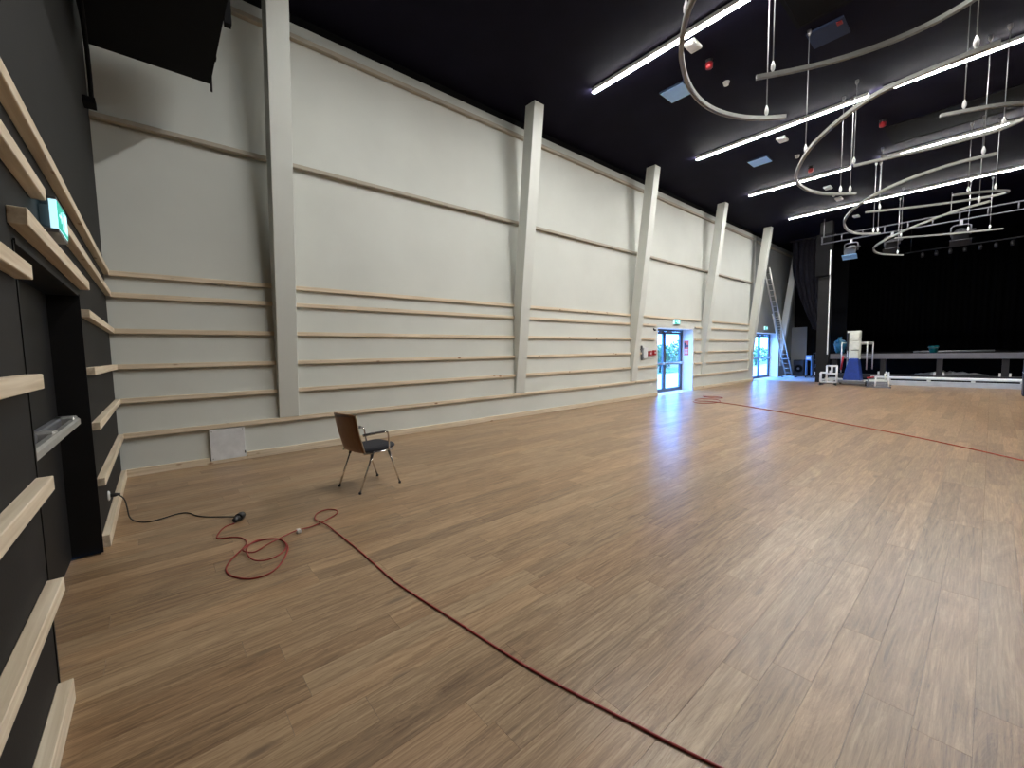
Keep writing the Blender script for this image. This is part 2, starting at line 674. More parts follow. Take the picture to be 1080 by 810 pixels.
# near black wall with the recessed door
OX0, OX1, OZ = 2.71, 4.59, 2.0
bm = bmesh.new()
box(bm, 0, OX0, -0.2, 0, 0, ZC)
box(bm, OX1, XR, -0.2, 0, 0, ZC)
box(bm, OX0, OX1, -0.2, 0, OZ, ZC)
wall_rear = struct('wall_rear', bm, 'black_wall')
bm = bmesh.new()
box(bm, OX0 - 0.005, OX0 + 0.012, -0.2, 0.012, 0, OZ)
box(bm, OX1 - 0.012, OX1 + 0.005, -0.2, 0.004, 0, OZ)
box(bm, OX0 + 0.012, OX1 - 0.012, -0.2, 0.008, OZ - 0.012, OZ + 0.01)
struct('trim_4', bm, 'door_black')


def batten_x(xa, xb, zt, h=BH, d=0.052):
    bm = bmesh.new()
    box(bm, xa, xb, 0, d, zt - h, zt, bevel=0.003)
    return obj('batten', bm, 'pine_x', wall_rear)


RX, LX, LE = 2.62, 4.62, 9.5
batten_x(BD, 5.2, 2.62)
batten_x(5.202, LE, 2.62)
batten_x(BD, 3.64, 2.36)
batten_x(4.11, LE, 2.36)
batten_x(2.55, 4.64, 2.125, h=0.07, d=0.058)
for zt in (1.90, 1.45, 1.015, 0.565):
    batten_x(BD, RX, zt)
    batten_x(LX, LE, zt)
bm = bmesh.new()
box(bm, BD, 2.63, 0, 0.05, 0, 0.1, bevel=0.003)
box(bm, LX, LE, 0, 0.05, 0, 0.1, bevel=0.003)
struct('baseboard_rear', bm, 'pine_x')

# black door leaf in the recess
door = struct_empty('door_1', (3.65, -0.16, 0))
leaf = obj('leaf', B(OX0 + 0.012, OX1 - 0.012, -0.2, -0.16, 0.006, OZ - 0.014), 'door_black', door)
bm = bmesh.new()
box(bm, 2.80, 4.42, -0.085, -0.035, 1.025, 1.085, bevel=0.012)
pb = obj('panic_bar', bm, 'alu', door)
bm = bmesh.new()
box(bm, 2.78, 4.44, -0.16, -0.115, 1.0, 1.10, bevel=0.008)
obj('bar_housing', bm, 'grey_metal', pb)
for xa, xb in ((2.80, 2.96), (3.62, 3.74), (4.22, 4.42)):
    bm = bmesh.new()
    box(bm, xa, xb, -0.16, -0.05, 1.02, 1.10, bevel=0.008)
    obj('bar_bracket', bm, 'alu', pb)
bm = bmesh.new()
box(bm, 4.1, 4.45, -0.16, -0.10, 1.90, 1.96, bevel=0.006)
cl = obj('door_closer', bm, 'gun', door)
obj('closer_arm', tube(bmesh.new(), [(4.2, -0.12, 1.89), (4.45, 0.0, 1.885), (4.5, 0.02, 1.91)], 0.008), 'alu', cl)


# sloping columns: front face starts at the batten and leans into the room
def column(y, label):
    x0, z0 = 0.047, 0.566
    x1, z1 = 0.80, ZC
    dd = 0.28
    s = (x1 - x0) / (z1 - z0)
    bm = bmesh.new()
    zw = z0 + (dd - x0) / s            # where the back face leaves the wall
    prism(bm, [(0.0, z0), (x0, z0), (x1, z1), (x1 - dd, z1), (0.0, zw)], y, y + 0.28, axis=1)
    bmesh.ops.bevel(bm, geom=list(bm.edges), offset=0.005, segments=1, affect='EDGES')
    return tag(obj('column', bm, 'column'), label, 'column', 'sloping columns along the pale wall')


for y, lb in zip(COLY, (
        'tall pale sloping column nearest the black wall, behind the lone chair',
        'pale sloping column, second from the black wall',
        'pale sloping column just before the nearer glazed door, left of the red call points',
        'pale sloping column just past the nearer glazed door',
        'pale sloping column that the aluminium ladder leans against',
        'farthest pale sloping column, between ladder and black curtain')):
    column(y, lb)

# ------------------------------------------------------------------ glazed doors
def glazed_door(name, ya, yb, mid, xg=-0.44):
    d = struct_empty(name, (xg, (ya + yb) / 2, 0))
    a, b_ = ya + 0.02, yb - 0.02
    f = bmesh.new()
    zt = DZ - 0.02
    t = 0.06
    box(f, xg - 0.04, xg + 0.04, a, a + t, 0, zt)
    box(f, xg - 0.04, xg + 0.04, b_ - t, b_, 0, zt)
    box(f, xg - 0.04, xg + 0.04, a + t, b_ - t, zt - 0.07, zt)
    obj('door_frame', f, 'blue_frame', d)
    for (s, e) in ((a + t + 0.005, mid - 0.004), (mid + 0.004, b_ - t - 0.005)):
        lf = bmesh.new()
        z0, z1 = 0.01, zt - 0.08
        st = 0.085
        box(lf, xg - 0.03, xg + 0.03, s, s + st, z0, z1)
        box(lf, xg - 0.03, xg + 0.03, e - st, e, z0, z1)
        box(lf, xg - 0.03, xg + 0.03, s + st, e - st, z0, z0 + 0.12)
        box(lf, xg - 0.03, xg + 0.03, s + st, e - st, z1 - 0.09, z1)
        box(lf, xg - 0.03, xg + 0.03, s + st, e - st, 0.98, 1.06)
        lo = obj('door_leaf', lf, 'blue_frame', d)
        for za, zb in ((z0 + 0.12, 0.98), (1.06, z1 - 0.09)):
            obj('pane', B(xg - 0.006, xg + 0.006, s + st, e - st, za, zb), 'glass', lo)
        bm = bmesh.new()
        box(bm, xg + 0.09, xg + 0.12, s + 0.05, e - 0.05, 1.0, 1.045, bevel=0.005)
        for q in (s + 0.04, e - 0.12):
            box(bm, xg + 0.03, xg + 0.12, q, q + 0.08, 0.985, 1.06, bevel=0.005)
        obj('panic_bar', bm, 'alu', lo)
        bm = bmesh.new()
        box(bm, xg + 0.03, xg + 0.085, e - 0.45 if s < mid - 0.5 else s + 0.1, e - 0.12 if s < mid - 0.5 else s + 0.43, z1 - 0.06, z1 + 0.0)
        obj('door_closer', bm, 'grey_metal', lo)
    return d


glazed_door('door_2', *D1, mid=14.2)
glazed_door('door_3', *D2, mid=23.45)


# ------------------------------------------------------------------ exit signs
def exit_sign(x0, x1, y0, y1, z0, z1, face, label):
    """Glowing box sign; face 'x' looks into the room from the long wall, 'y' from the black wall."""
    t = thing('exit_sign', label, 'exit sign', ((x0 + x1) / 2, (y0 + y1) / 2, z0))
    obj('housing', B(x0, x1, y0, y1, z1, z1 + 0.015), 'grey_metal', t)
    obj('lower_rail', B(x0, x1, y0, y1, z0 - 0.02, z0), 'grey_metal', t)
    if face == 'y':
        obj('mount', B(x0 + 0.05, x1 - 0.05, y0, y1 - 0.028, z0 + 0.02, z1 - 0.02), 'grey_metal', t)
        body = obj('light_box', B(x0, x1, y1 - 0.028, y1, z0, z1), 'sign_white', t)
    else:
        body = obj('light_box', B(x0, x1, y0, y1, z0, z1), 'sign_white', t)

    def quad(u0, u1, v0, v1, m, name, lift):
        bm = bmesh.new()
        if face == 'y':
            W = x1 - x0
            box(bm, x1 - W * u1, x1 - W * u0, y1 + 0.0005, y1 + lift, z0 + (z1 - z0) * v0, z0 + (z1 - z0) * v1)
        else:
            W = y1 - y0
            box(bm, x1 + 0.0005, x1 + lift, y0 + W * u0, y0 + W * u1, z0 + (z1 - z0) * v0, z0 + (z1 - z0) * v1)
        return obj(name, bm, m, body)
    quad(0.02, 0.98, 0.04, 0.96, 'sign_green', 'green_face', 0.004)
    # pictogram: arrow, running figure, doorway
    mk = bmesh.new()
    H = z1 - z0
    W = (x1 - x0) if face == 'y' else (y1 - y0)

    def pt(u, v, l):
        if face == 'y':
            return (x1 - W * u, y1 + l, z0 + H * v)
        return (x1 + l, y0 + W * u, z0 + H * v)

    def poly(ps):
        a = [mk.verts.new(pt(u, v, 0.0045)) for u, v in ps]
        b = [mk.verts.new(pt(u, v, 0.0065)) for u, v in ps]
        mk.faces.new(b)
        mk.faces.new(a[::-1])
        for i in range(len(ps)):
            mk.faces.new((a[i], a[(i + 1) % len(ps)], b[(i + 1) % len(ps)], b[i]))
    poly([(0.62, 0.15), (0.90, 0.15), (0.90, 0.85), (0.62, 0.85)])
    poly([(0.08, 0.46), (0.26, 0.46), (0.26, 0.30), (0.36, 0.5), (0.26, 0.70), (0.26, 0.54), (0.08, 0.54)])
    poly([(0.46, 0.70), (0.50, 0.70), (0.50, 0.82), (0.46, 0.82)])
    poly([(0.44, 0.38), (0.49, 0.38), (0.52, 0.66), (0.46, 0.66)])
    poly([(0.45, 0.40), (0.49, 0.40), (0.42, 0.14), (0.38, 0.16)])
    poly([(0.46, 0.40), (0.50, 0.38), (0.58, 0.18), (0.55, 0.14)])
    poly([(0.48, 0.62), (0.49, 0.56), (0.58, 0.50), (0.59, 0.55)])
    bmesh.ops.recalc_face_normals(mk, faces=mk.faces)
    obj('pictogram', mk, 'sign_white', body)
    return t


exit_sign(3.66, 3.97, 0.0, 0.07, 2.20, 2.35, 'y', 'glowing green exit sign on the black wall above the recessed door')
exit_sign(0.0, 0.05, 14.05, 14.42, 2.40, 2.56, 'x', 'glowing green exit sign over the nearer glazed door')
exit_sign(0.0, 0.05, 22.75, 23.12, 2.40, 2.56, 'x', 'glowing green exit sign over the far glazed door beside the ladder')

# ------------------------------------------------------------------ fittings on the pale wall
p = thing('access_panel', 'off-white square access panel low on the pale wall near the black corner', 'panel', (0, 1.14, 0.045))
bm = bmesh.new()
box(bm, 0, 0.046, 0.93, 1.35, 0.047, 0.49, bevel=0.004)
obj('cover', bm, 'panel', p)
obj('latch', B(0.05, 0.056, 1.335, 1.35, 0.10, 0.14), 'gun', p)
for yy, zz in ((0.955, 0.075), (0.955, 0.465), (1.325, 0.465)):
    obj('screw', lathe(bmesh.new(), [(0.006, 0.05), (0.006, 0.053)], (0, yy, zz), 8, axis=0), 'gun', p)

t = thing('switch_panel', 'grey upright switch panel with a dark strip, left of the nearer glazed door', 'switch panel', (0, 12.13, 1.2))
obj('cabinet', B(0, 0.05, 12.12, 12.34, 1.25, 1.60, bevel=0.006), 'panel', t)
obj('dark_strip', B(0, 0.05, 12.0, 12.05, 1.20, 1.66, bevel=0.006), 'grey_metal', t)
obj('cross_bracket', B(0, 0.03, 11.88, 12.12, 1.52, 1.56), 'grey_metal', t)
for yy, zz, lb in ((12.42, 1.33, 'red call point box beside the switch panel, farther from the door'),
                   (12.68, 1.35, 'red call point box next to the frame of the nearer glazed door')):
    t = thing('call_point', lb, 'call point', (0, yy, zz), 'red call points by the glazed door')
    obj('case', B(0, 0.07, yy, yy + 0.15, zz, zz + 0.16, bevel=0.01), 'red', t)
    obj('window', B(0.07, 0.074, yy + 0.04, yy + 0.11, zz + 0.05, zz + 0.11), 'panel', t)
t = thing('wall_spotlight', 'small dark lamp fixed at the top left corner of the nearer glazed door', 'lamp', (0, 12.74, 2.12))
obj('bracket', B(0, 0.03, 12.745, 12.775, 2.16, 2.22), 'gun', t)
obj('head', lathe(bmesh.new(), [(0.018, 0.02), (0.026, 0.04), (0.026, 0.08)], (0, 12.76, 2.16), 12, axis=0), 'gun', t)
t = thing('wall_socket', 'small white socket low beside the nearer glazed door', 'socket', (0, 12.62, 0.32))
obj('plate', B(0, 0.012, 12.62, 12.72, 0.34, 0.44, bevel=0.003), 'white', t)
obj('insert', lathe(bmesh.new(), [(0.036, 0.012), (0.036, 0.016)], (0, 12.67, 0.39), 16, axis=0), 'panel', t)
# poster on the far reveal of the nearer door
yj = D1[1] - 0.02
t = thing('fire_notice', 'orange-red fire notice on the white reveal of the nearer glazed door', 'sign', (-0.24, yj, 1.32))
obj('sheet', B(-0.33, -0.15, yj - 0.006, yj, 1.30, 1.84), 'poster', t)
bm = bmesh.new()
box(bm, -0.315, -0.25, yj - 0.008, yj - 0.006, 1.58, 1.76)
box(bm, -0.235, -0.165, yj - 0.008, yj - 0.006, 1.60, 1.68)
obj('dark_print', bm, 'gun', t)
bm = bmesh.new()
for k in range(4):
    box(bm, -0.31, -0.18, yj - 0.008, yj - 0.006, 1.36 + 0.05 * k, 1.375 + 0.05 * k)
obj('print_lines', bm, 'white', t)

# socket on the black wall with the plugged-in lead
t = thing('wall_socket', 'white round socket on the black wall beside the corner skirting', 'socket', (1.88, 0, 0.16))
obj('plate', lathe(bmesh.new(), [(0.045, 0.0), (0.045, 0.008), (0.036, 0.014)], (1.88, 0, 0.24), 24, axis=1), 'white', t)
obj('insert', lathe(bmesh.new(), [(0.026, 0.014), (0.026, 0.016)], (1.88, 0, 0.24), 20, axis=1), 'panel', t)

# ------------------------------------------------------------------ leads on the floor
RED = [(2.799, 0.864), (2.837, 0.781), (3.024, 0.712), (3.086, 0.728), (3.126, 0.806), (3.206, 0.87), (3.332, 0.885), (3.434, 0.842), (3.578, 0.752), (3.711, 0.702), (3.835, 0.707), (3.938, 0.755), (4.008, 0.821), (4.013, 0.915), (3.919, 1.007), (3.729, 1.095), (3.601, 1.119), (3.457, 1.102), (3.377, 1.031), (3.38, 0.937), (3.46, 0.87), (3.585, 0.849), (3.729, 0.864), (3.801, 0.919), (3.797, 1.006), (3.706, 1.089), (3.569, 1.111), (3.456, 1.073), (3.403, 0.988), (3.416, 0.895), (3.486, 0.835), (3.551, 0.848), (3.57, 0.906), (3.55, 0.999), (3.492, 1.104), (3.426, 1.228), (3.364, 1.381), (3.261, 1.57), (3.185, 1.647), (3.102, 1.657), (3.031, 1.592), (3.061, 1.499), (3.168, 1.446), (3.296, 1.433), (3.446, 1.468), (3.652, 1.491), (4.085, 1.509), (4.465, 1.516), (4.749, 1.524), (5.37, 1.604), (5.861, 1.666), (6.288, 1.76), (6.632, 1.845), (7.1, 1.98), (7.7, 2.1), (9.0, 2.3), (11.0, 2.35), (14.6, 2.1)]
RR = 0.0056


def cable_points(xy, r, lift=()):
    pts = [Vector((x, y, r)) for x, y in xy]
    for i, h in lift:
        pts[i].z += h
    return relax(smooth(pts, 6), 3)


lift = [(i, 0.013) for i in range(19, 32)] + [(i, 0.026) for i in range(33, 36)] + [(i, 0.013) for i in (43, 44)]
t = thing('red_lead', 'red rubber extension lead coiled near the chair and trailing across the floor', 'cable', (2.8, 0.864, 0))
obj('cord', tube(bmesh.new(), cable_points(RED, RR, lift), RR, 8), 'red_cable', t)
bm = bmesh.new()
lathe(bm, [(0.012, 0.0), (0.024, 0.015), (0.026, 0.055), (0.03, 0.065)], (0, 0, 0), 16)
bmesh.ops.rotate(bm, verts=bm.verts, cent=(0, 0, 0), matrix=Matrix.Rotation(math.radians(90), 3, 'Y') @ Matrix.Identity(3))
bmesh.ops.rotate(bm, verts=bm.verts, cent=(0, 0, 0), matrix=Matrix.Rotation(math.radians(145), 3, 'Z'))
bmesh.ops.translate(bm, verts=bm.verts, vec=(2.80, 0.862, 0.031))
obj('plug', bm, 'black_rubber', t)
bm = bmesh.new()
box(bm, 3.395, 3.435, 1.235, 1.265, 0.0, 0.034, bevel=0.003)
obj('white_tag', bm, 'white', t)

BLK = [(1.90, 0.075, 0.236), (1.905, 0.11, 0.19), (1.93, 0.125, 0.11), (2.0, 0.14, 0.03), (2.10, 0.19, 0.006), (2.19, 0.27, 0.006), (2.174, 0.378, 0.006), (2.135, 0.456, 0.006), (2.138, 0.536, 0.006), (2.21, 0.583, 0.006), (2.314, 0.617, 0.006), (2.436, 0.699, 0.006), (2.542, 0.812, 0.008), (2.645, 0.872, 0.02), (2.69, 0.90, 0.03)]
t = thing('black_lead', 'black lead running from the wall socket to the red cable coil', 'cable', (2.1, 0.19, 0))
obj('cord', tube(bmesh.new(), relax(smooth(BLK, 6), 2), 0.0055, 8), 'black_rubber', t)
obj('wall_plug', lathe(bmesh.new(), [(0.018, 0.017), (0.018, 0.05), (0.008, 0.085)], (1.88, 0, 0.24), 14, axis=1), 'black_rubber', t)
bm = bmesh.new()
lathe(bm, [(0.012, -0.05), (0.026, -0.03), (0.034, 0.0), (0.034, 0.045)], (0, 0, 0), 16)
bmesh.ops.rotate(bm, verts=bm.verts, cent=(0, 0, 0), matrix=Matrix.Rotation(math.radians(90), 3, 'Y'))
bmesh.ops.rotate(bm, verts=bm.verts, cent=(0, 0, 0), matrix=Matrix.Rotation(math.radians(-35), 3, 'Z'))
bmesh.ops.translate(bm, verts=bm.verts, vec=(2.705, 0.93, 0.035))
obj('coupling', bm, 'black_rubber', t)

FARC = [(1.67, 12.06), (1.94, 11.85), (2.18, 12.06), (2.24, 12.54), (1.9, 13.03), (1.54, 12.89), (1.5, 12.54), (1.75, 12.13), (2.05, 12.24), (2.46, 12.3), (3.48, 11.77), (4.64, 11.06), (5.56, 10.4), (6.41, 9.79), (7.05, 9.23), (7.56, 8.73), (8.3, 8.1), (10.0, 6.9), (12.0, 5.9), (14.6, 5.2)]
c = obj('orange_lead', tube(bmesh.new(), cable_points(FARC, 0.009, [(7, 0.02), (8, 0.02)]), 0.009, 8), 'orange_cable')
tag(c, 'thin orange-red cable running from the nearer glazed door across the far floor', 'cable')
c = obj('orange_lead', tube(bmesh.new(), cable_points([(1.25, 13.6), (1.6, 13.75), (1.9, 13.55), (1.75, 13.35), (1.35, 13.45)], 0.009), 0.009, 8), 'orange_cable')
tag(c, 'short loose loop of orange-red cable beside the nearer glazed door', 'cable')

# ------------------------------------------------------------------ chair
ch = thing('armchair', 'chrome-legged stacking chair with brown wooden back and black seat by the pale wall', 'chair',
           (2.54, 2.22, 0), rz=math.radians(9.5))


def cpart(name, bm, m, parent=ch):
    return obj(name, bm, m, parent, local=True)


# backrest: plywood shell, gently curved in plan, leaning back
bm = bmesh.new()
NU, NV = 10, 8
grid = []
for side in (0, 1):
    rows = []
    for j in range(NV + 1):
        f = j / NV
        z = 0.43 + 0.44 * f
        hw = 0.215 + 0.012 * f
        vy = -0.195 - 0.10 * f - 0.01 * math.sin(f * math.pi)
        row = []
        for i in range(NU + 1):
            u = -1 + 2 * i / NU
            crown = 0.0 if abs(u) < 0.8 else (abs(u) - 0.8) * 0.06 * (1 if f > 0.9 else 0)
            row.append(bm.verts.new((u * hw, vy + 0.022 * u * u + (0.012 if side else 0.0), z - crown)))
        rows.append(row)
    grid.append(rows)
for side in (0, 1):
    for j in range(NV):
        for i in range(NU):
            q = [grid[side][j][i], grid[side][j][i + 1], grid[side][j + 1][i + 1], grid[side][j + 1][i]]
            f_ = bm.faces.new(q)
            f_.smooth = True
for j in range(NV):
    for i in (0, NU):
        bm.faces.new((grid[0][j][i], grid[1][j][i], grid[1][j + 1][i], grid[0][j + 1][i]))
for i in range(NU):
    for j in (0, NV):
        bm.faces.new((grid[0][j][i], grid[0][j][i + 1], grid[1][j][i + 1], grid[1][j][i]))
bmesh.ops.recalc_face_normals(bm, faces=bm.faces)
back = cpart('backrest', bm, M['veneer'])
edge = []
for j in range(NV + 1):
    f = j / NV
    edge.append((0.217 + 0.012 * f, -0.195 - 0.10 * f - 0.01 * math.sin(f * math.pi) + 0.028, 0.43 + 0.44 * f))
for s in (-1, 1):
    cpart('edge_band', tube(bmesh.new(), [(s * x, y, z) for x, y, z in edge], 0.0075, 6), M['veneer_edge'], back)
# seat
bm = bmesh.new()
out = []
for k in range(28):
    a = 2 * math.pi * k / 28
    cu, sv = math.cos(a), math.sin(a)
    out.append((0.225 * math.copysign(abs(cu) ** 0.45, cu), 0.035 + 0.225 * math.copysign(abs(sv) ** 0.45, sv)))
lay = []
for z, s in ((0.425, 0.93), (0.44, 1.0), (0.458, 1.0), (0.47, 0.93), (0.475, 0.75)):
    lay.append([bm.verts.new((x * s, 0.035 + (y - 0.035) * s, z + 0.012 * max(0, (y - 0.1)) / 0.16)) for x, y in out])
for a, b_ in zip(lay, lay[1:]):
    for k in range(28):
        f_ = bm.faces.new((a[k], a[(k + 1) % 28], b_[(k + 1) % 28], b_[k]))
        f_.smooth = True
bm.faces.new(lay[0][::-1])
bm.faces.new(lay[-1])
cpart('seat', bm, M['seat'])
for s in (-1, 1):
    # side bar carries both legs and the arm post
    cpart('seat_frame', tube(bmesh.new(), [(s * 0.225, -0.19, 0.425), (s * 0.23, 0.0, 0.418), (s * 0.23, 0.17, 0.425)], 0.011, 8), M['chrome'])
    for top, foot in (((s * 0.228, -0.08, 0.42), (s * 0.222, -0.25, 0.012)), ((s * 0.228, 0.12, 0.42), (s * 0.235, 0.25, 0.012))):
        lg = cpart('leg', tube(bmesh.new(), [top, foot], 0.0105, 8), M['chrome'])
        bm = bmesh.new()
        lathe(bm, [(0.014, 0.0), (0.016, 0.01), (0.013, 0.024)], (foot[0], foot[1], 0), 10)
        cpart('foot_cap', bm, M['black_rubber'], lg)
        bm = bmesh.new()
        tube(bm, [Vector(top).lerp(Vector(foot), 0.0), Vector(top).lerp(Vector(foot), 0.14)], 0.015, 8)
        cpart('collar', bm, M['black_rubber'], lg)
    arm = cpart('arm', tube(bmesh.new(), smooth([(s * 0.235, 0.125, 0.425), (s * 0.25, 0.115, 0.56), (s * 0.255, 0.105, 0.622), (s * 0.255, 0.075, 0.637), (s * 0.255, -0.1, 0.638), (s * 0.25, -0.20, 0.632)], 5), 0.0095, 8), M['chrome'])
    cpart('arm_pad', tube(bmesh.new(), [(s * 0.255, 0.07, 0.646), (s * 0.255, -0.1, 0.647), (s * 0.251, -0.20, 0.641)], 0.013, 8), M['black_rubber'], arm)
cpart('cross_tube', tube(bmesh.new(), [(-0.23, -0.03, 0.412), (0.23, -0.03, 0.412)], 0.011, 8), M['chrome'])

# ------------------------------------------------------------------ ceiling: strip lights
LIGHTS = [(1.79, 7.38, 8.5, 'nearest long glowing strip light on the black ceiling'),
          (1.74, 11.93, 5.32, 'short glowing strip light, left piece of the second row'),
          (5.56, 11.93, 8.5, 'long glowing strip light, right piece of the second row'),
          (1.62, 16.0, 4.31, 'short glowing strip light, left piece of the third row'),
          (5.0, 15.97, 8.5, 'long glowing strip light, right piece of the third row'),
          (1.69, 20.05, 8.5, 'farthest long glowing strip light before the stage'),
          (2.4, 3.1, 5.3, 'added shorter fill strip light, unseen overhead, nearest the black wall')]  # extra fixture added out of view to brighten the foreground
for xa, y, xb, lb in LIGHTS:
    t = thing('strip_light', lb, 'strip light', (xa, y, ZC - 0.03), 'ceiling strip lights')
    bm = bmesh.new()
    box(bm, xa - 0.01, xb + 0.01, y - 0.046, y + 0.046, ZC - 0.02, ZC)
    for ys in (-0.046, 0.040):
        box(bm, xa - 0.01, xb + 0.01, y + ys, y + ys + 0.006, ZC - 0.070, ZC - 0.02)
    obj('housing', bm, 'white_paint', t)
    obj('diffuser', B(xa, xb, y - 0.0395, y + 0.0395, ZC - 0.079, ZC - 0.021), 'strip', t)

# square ceiling tiles, detectors, sounders, dark hatches
for x0, y0, m, lb in ((2.57, 8.52, 'tile', 'pale blue square ceiling tile between the first two strip lights'),
                      (2.51, 13.3, 'tile', 'pale blue square ceiling tile between the second and third strip lights'),
                      (4.96, 8.98, 'tile_dark', 'dull slate-blue square ceiling tile with a red lamp')):
    t = thing('ceiling_tile', lb, 'ceiling tile', (x0 + 0.25, y0 + 0.25, ZC))
    obj('frame', B(x0, x0 + 0.5, y0, y0 + 0.5, ZC - 0.03, ZC), 'tile_dark', t)
    obj('face', B(x0 + 0.015, x0 + 0.485, y0 + 0.015, y0 + 0.485, ZC - 0.036, ZC - 0.03), m, t)
    if m == 'tile_dark':
        obj('indicator_lamp', B(x0 + 0.40, x0 + 0.47, y0 + 0.05, y0 + 0.13, ZC - 0.055, ZC - 0.036), 'red', t)
for x, y, lb in ((3.64, 7.73, 'white rectangular ceiling box beside the nearest strip light'),
                 (3.57, 12.62, 'white rectangular ceiling box just past the second strip light'),
                 (3.49, 17.41, 'white rectangular ceiling box past the third strip light'),
                 (3.475, 19.0, 'white rectangular ceiling box close before the farthest strip light'),
                 (3.45, 22.0, 'white rectangular ceiling box beyond the farthest strip light')):
    t = thing('ceiling_box', lb, 'detector', (x, y, ZC), 'white ceiling boxes')
    bm = bmesh.new()
    box(bm, x - 0.1, x + 0.1, y - 0.15, y + 0.15, ZC - 0.06, ZC, bevel=0.015)
    obj('case', bm, 'white', t)
    obj('lens', B(x - 0.06, x + 0.06, y - 0.10, y + 0.10, ZC - 0.066, ZC - 0.06), 'panel', t)
for x, y, lb in ((3.587, 9.24, 'small round white smoke detector near the bright ceiling tile'),
                 (3.53, 14.0, 'small round white smoke detector between second and third strip lights'),
                 (3.45, 18.4, 'small round white smoke detector between third and fourth strip lights')):
    t = thing('smoke_detector', lb, 'smoke detector', (x, y, ZC))
    obj('base', lathe(bmesh.new(), [(0.06, ZC - 0.025), (0.06, ZC)], (x, y, 0), 18), 'white', t)
    obj('dome', lathe(bmesh.new(), [(0.02, ZC - 0.08), (0.045, ZC - 0.065), (0.05, ZC - 0.025)], (x, y, 0), 18), 'white', t)
for x, y, lb in ((3.646, 8.35, 'red round alarm sounder hanging near the first strip light'),
                 (3.558, 15.16, 'red round alarm sounder ahead of the third strip light'),
                 (5.34, 13.53, 'red round alarm sounder beside the black ceiling hatch')):
    t = thing('alarm_sounder', lb, 'alarm', (x, y, ZC))
    obj('base', lathe(bmesh.new(), [(0.045, ZC - 0.06), (0.06, ZC)], (x, y, 0), 16), 'gun', t)
    obj('lamp', lathe(bmesh.new(), [(0.03, ZC - 0.16), (0.06, ZC - 0.14), (0.065, ZC - 0.06)], (x, y, 0), 16), 'red', t)
for x0, x1, y0, y1, lb in ((5.3, 7.6, 14.0, 15.3, 'wide black hatch in the ceiling between the strip lights'),
                           (4.9, 6.2, 7.75, 8.75, 'black hatch in the ceiling above the slate-blue tile')):
    t = thing('ceiling_hatch', lb, 'hatch', ((x0 + x1) / 2, (y0 + y1) / 2, ZC))
    bm = bmesh.new()
    for a in ((x0, x1, y0, y0 + 0.05), (x0, x1, y1 - 0.05, y1), (x0, x0 + 0.05, y0 + 0.05, y1 - 0.05), (x1 - 0.05, x1, y0 + 0.05, y1 - 0.05)):
        box(bm, a[0], a[1], a[2], a[3], ZC - 0.014, ZC)
    obj('frame', bm, 'black', t)
    obj('panel', B(x0 + 0.05, x1 - 0.05, y0 + 0.05, y1 - 0.05, ZC - 0.008, ZC), 'black', t)

# ------------------------------------------------------------------ curved hanging tracks
RAILS = [
    ('nearest hanging curved track, a hook bowing left beneath the first strip light', 4.75,
     [(7.1, 3.75), (6.8, 3.74), (6.45, 3.77), (6.05, 3.87), (5.65, 4.08), (5.25, 4.41), (5.07, 4.63), (4.89, 4.91), (4.79, 5.13), (4.65, 5.54), (4.58, 5.99), (4.61, 6.43), (4.76, 6.85), (4.96, 7.15), (5.18, 7.35)],
     [(5.1, 4.57), (4.99, 7.18), (6.9, 3.74)]),
    ('hanging track sweeping right out of view, above the second strip light', 5.1,
     [(5.01, 6.71), (5.49, 7.01), (5.94, 7.19), (6.36, 7.26), (6.72, 7.22), (7.05, 7.05), (7.25, 6.75), (7.2, 6.4), (6.9, 6.1)],
     [(5.16, 6.81), (6.88, 7.13)]),
    ('large hook-shaped hanging track crossing the second strip light', 4.75,
     [(7.14, 7.55), (6.89, 7.54), (6.59, 7.57), (6.25, 7.62), (5.95, 7.78), (5.57, 8.15), (5.15, 8.69), (4.82, 9.37), (4.61, 9.95), (4.56, 10.39), (4.61, 11.0), (4.82, 11.52), (5.19, 11.92)],
     [(4.99, 8.89), (4.97, 11.72), (5.10, 11.82), (6.97, 7.54)]),
    ('hairpin hanging track bending back near the right edge, below the third strip light', 5.1,
     [(6.53, 10.01), (6.95, 10.2), (7.33, 10.46), (7.52, 10.8), (7.42, 11.2), (7.1, 11.42), (6.55, 11.44), (5.9, 11.33), (5.26, 11.21)],
     [(6.77, 10.12), (7.2, 11.36), (5.25, 11.2)]),
    ('hook-shaped hanging track crossing the farthest strip light', 4.75,
     [(7.13, 11.53), (6.68, 11.50), (6.18, 11.68), (5.65, 12.09), (5.07, 12.86), (4.71, 13.69), (4.5, 14.54), (4.45, 15.47), (4.6, 16.13), (4.97, 16.46)],
     [(6.96, 11.52), (4.82, 16.34), (4.95, 16.44)]),
    ('flat hairpin hanging track just above the stage truss', 5.1,
     [(6.45, 15.23), (6.85, 15.45), (7.2, 15.72), (7.34, 15.98), (7.15, 16.12), (6.75, 16.07), (6.0, 15.78), (4.84, 15.14)],
     [(6.67, 15.34), (7.1, 15.64), (5.04, 15.25)]),
    ('farthest hook-shaped hanging track in front of the dark stage', 4.75,
     [(7.05, 15.05), (6.54, 15.35), (5.91, 16.08), (5.25, 17.02), (4.67, 18.16), (4.45, 19.09), (4.5, 20.05), (4.99, 20.96)],
     [(6.87, 15.16), (4.85, 20.77)]),
    ('nearly straight hanging track nearest the stage truss', 5.1,
     [(4.95, 19.39), (5.55, 19.85), (6.13, 20.2), (6.7, 20.5), (7.29, 20.74)],
     [(5.1, 19.5), (6.58, 20.44), (7.04, 20.64)]),
]


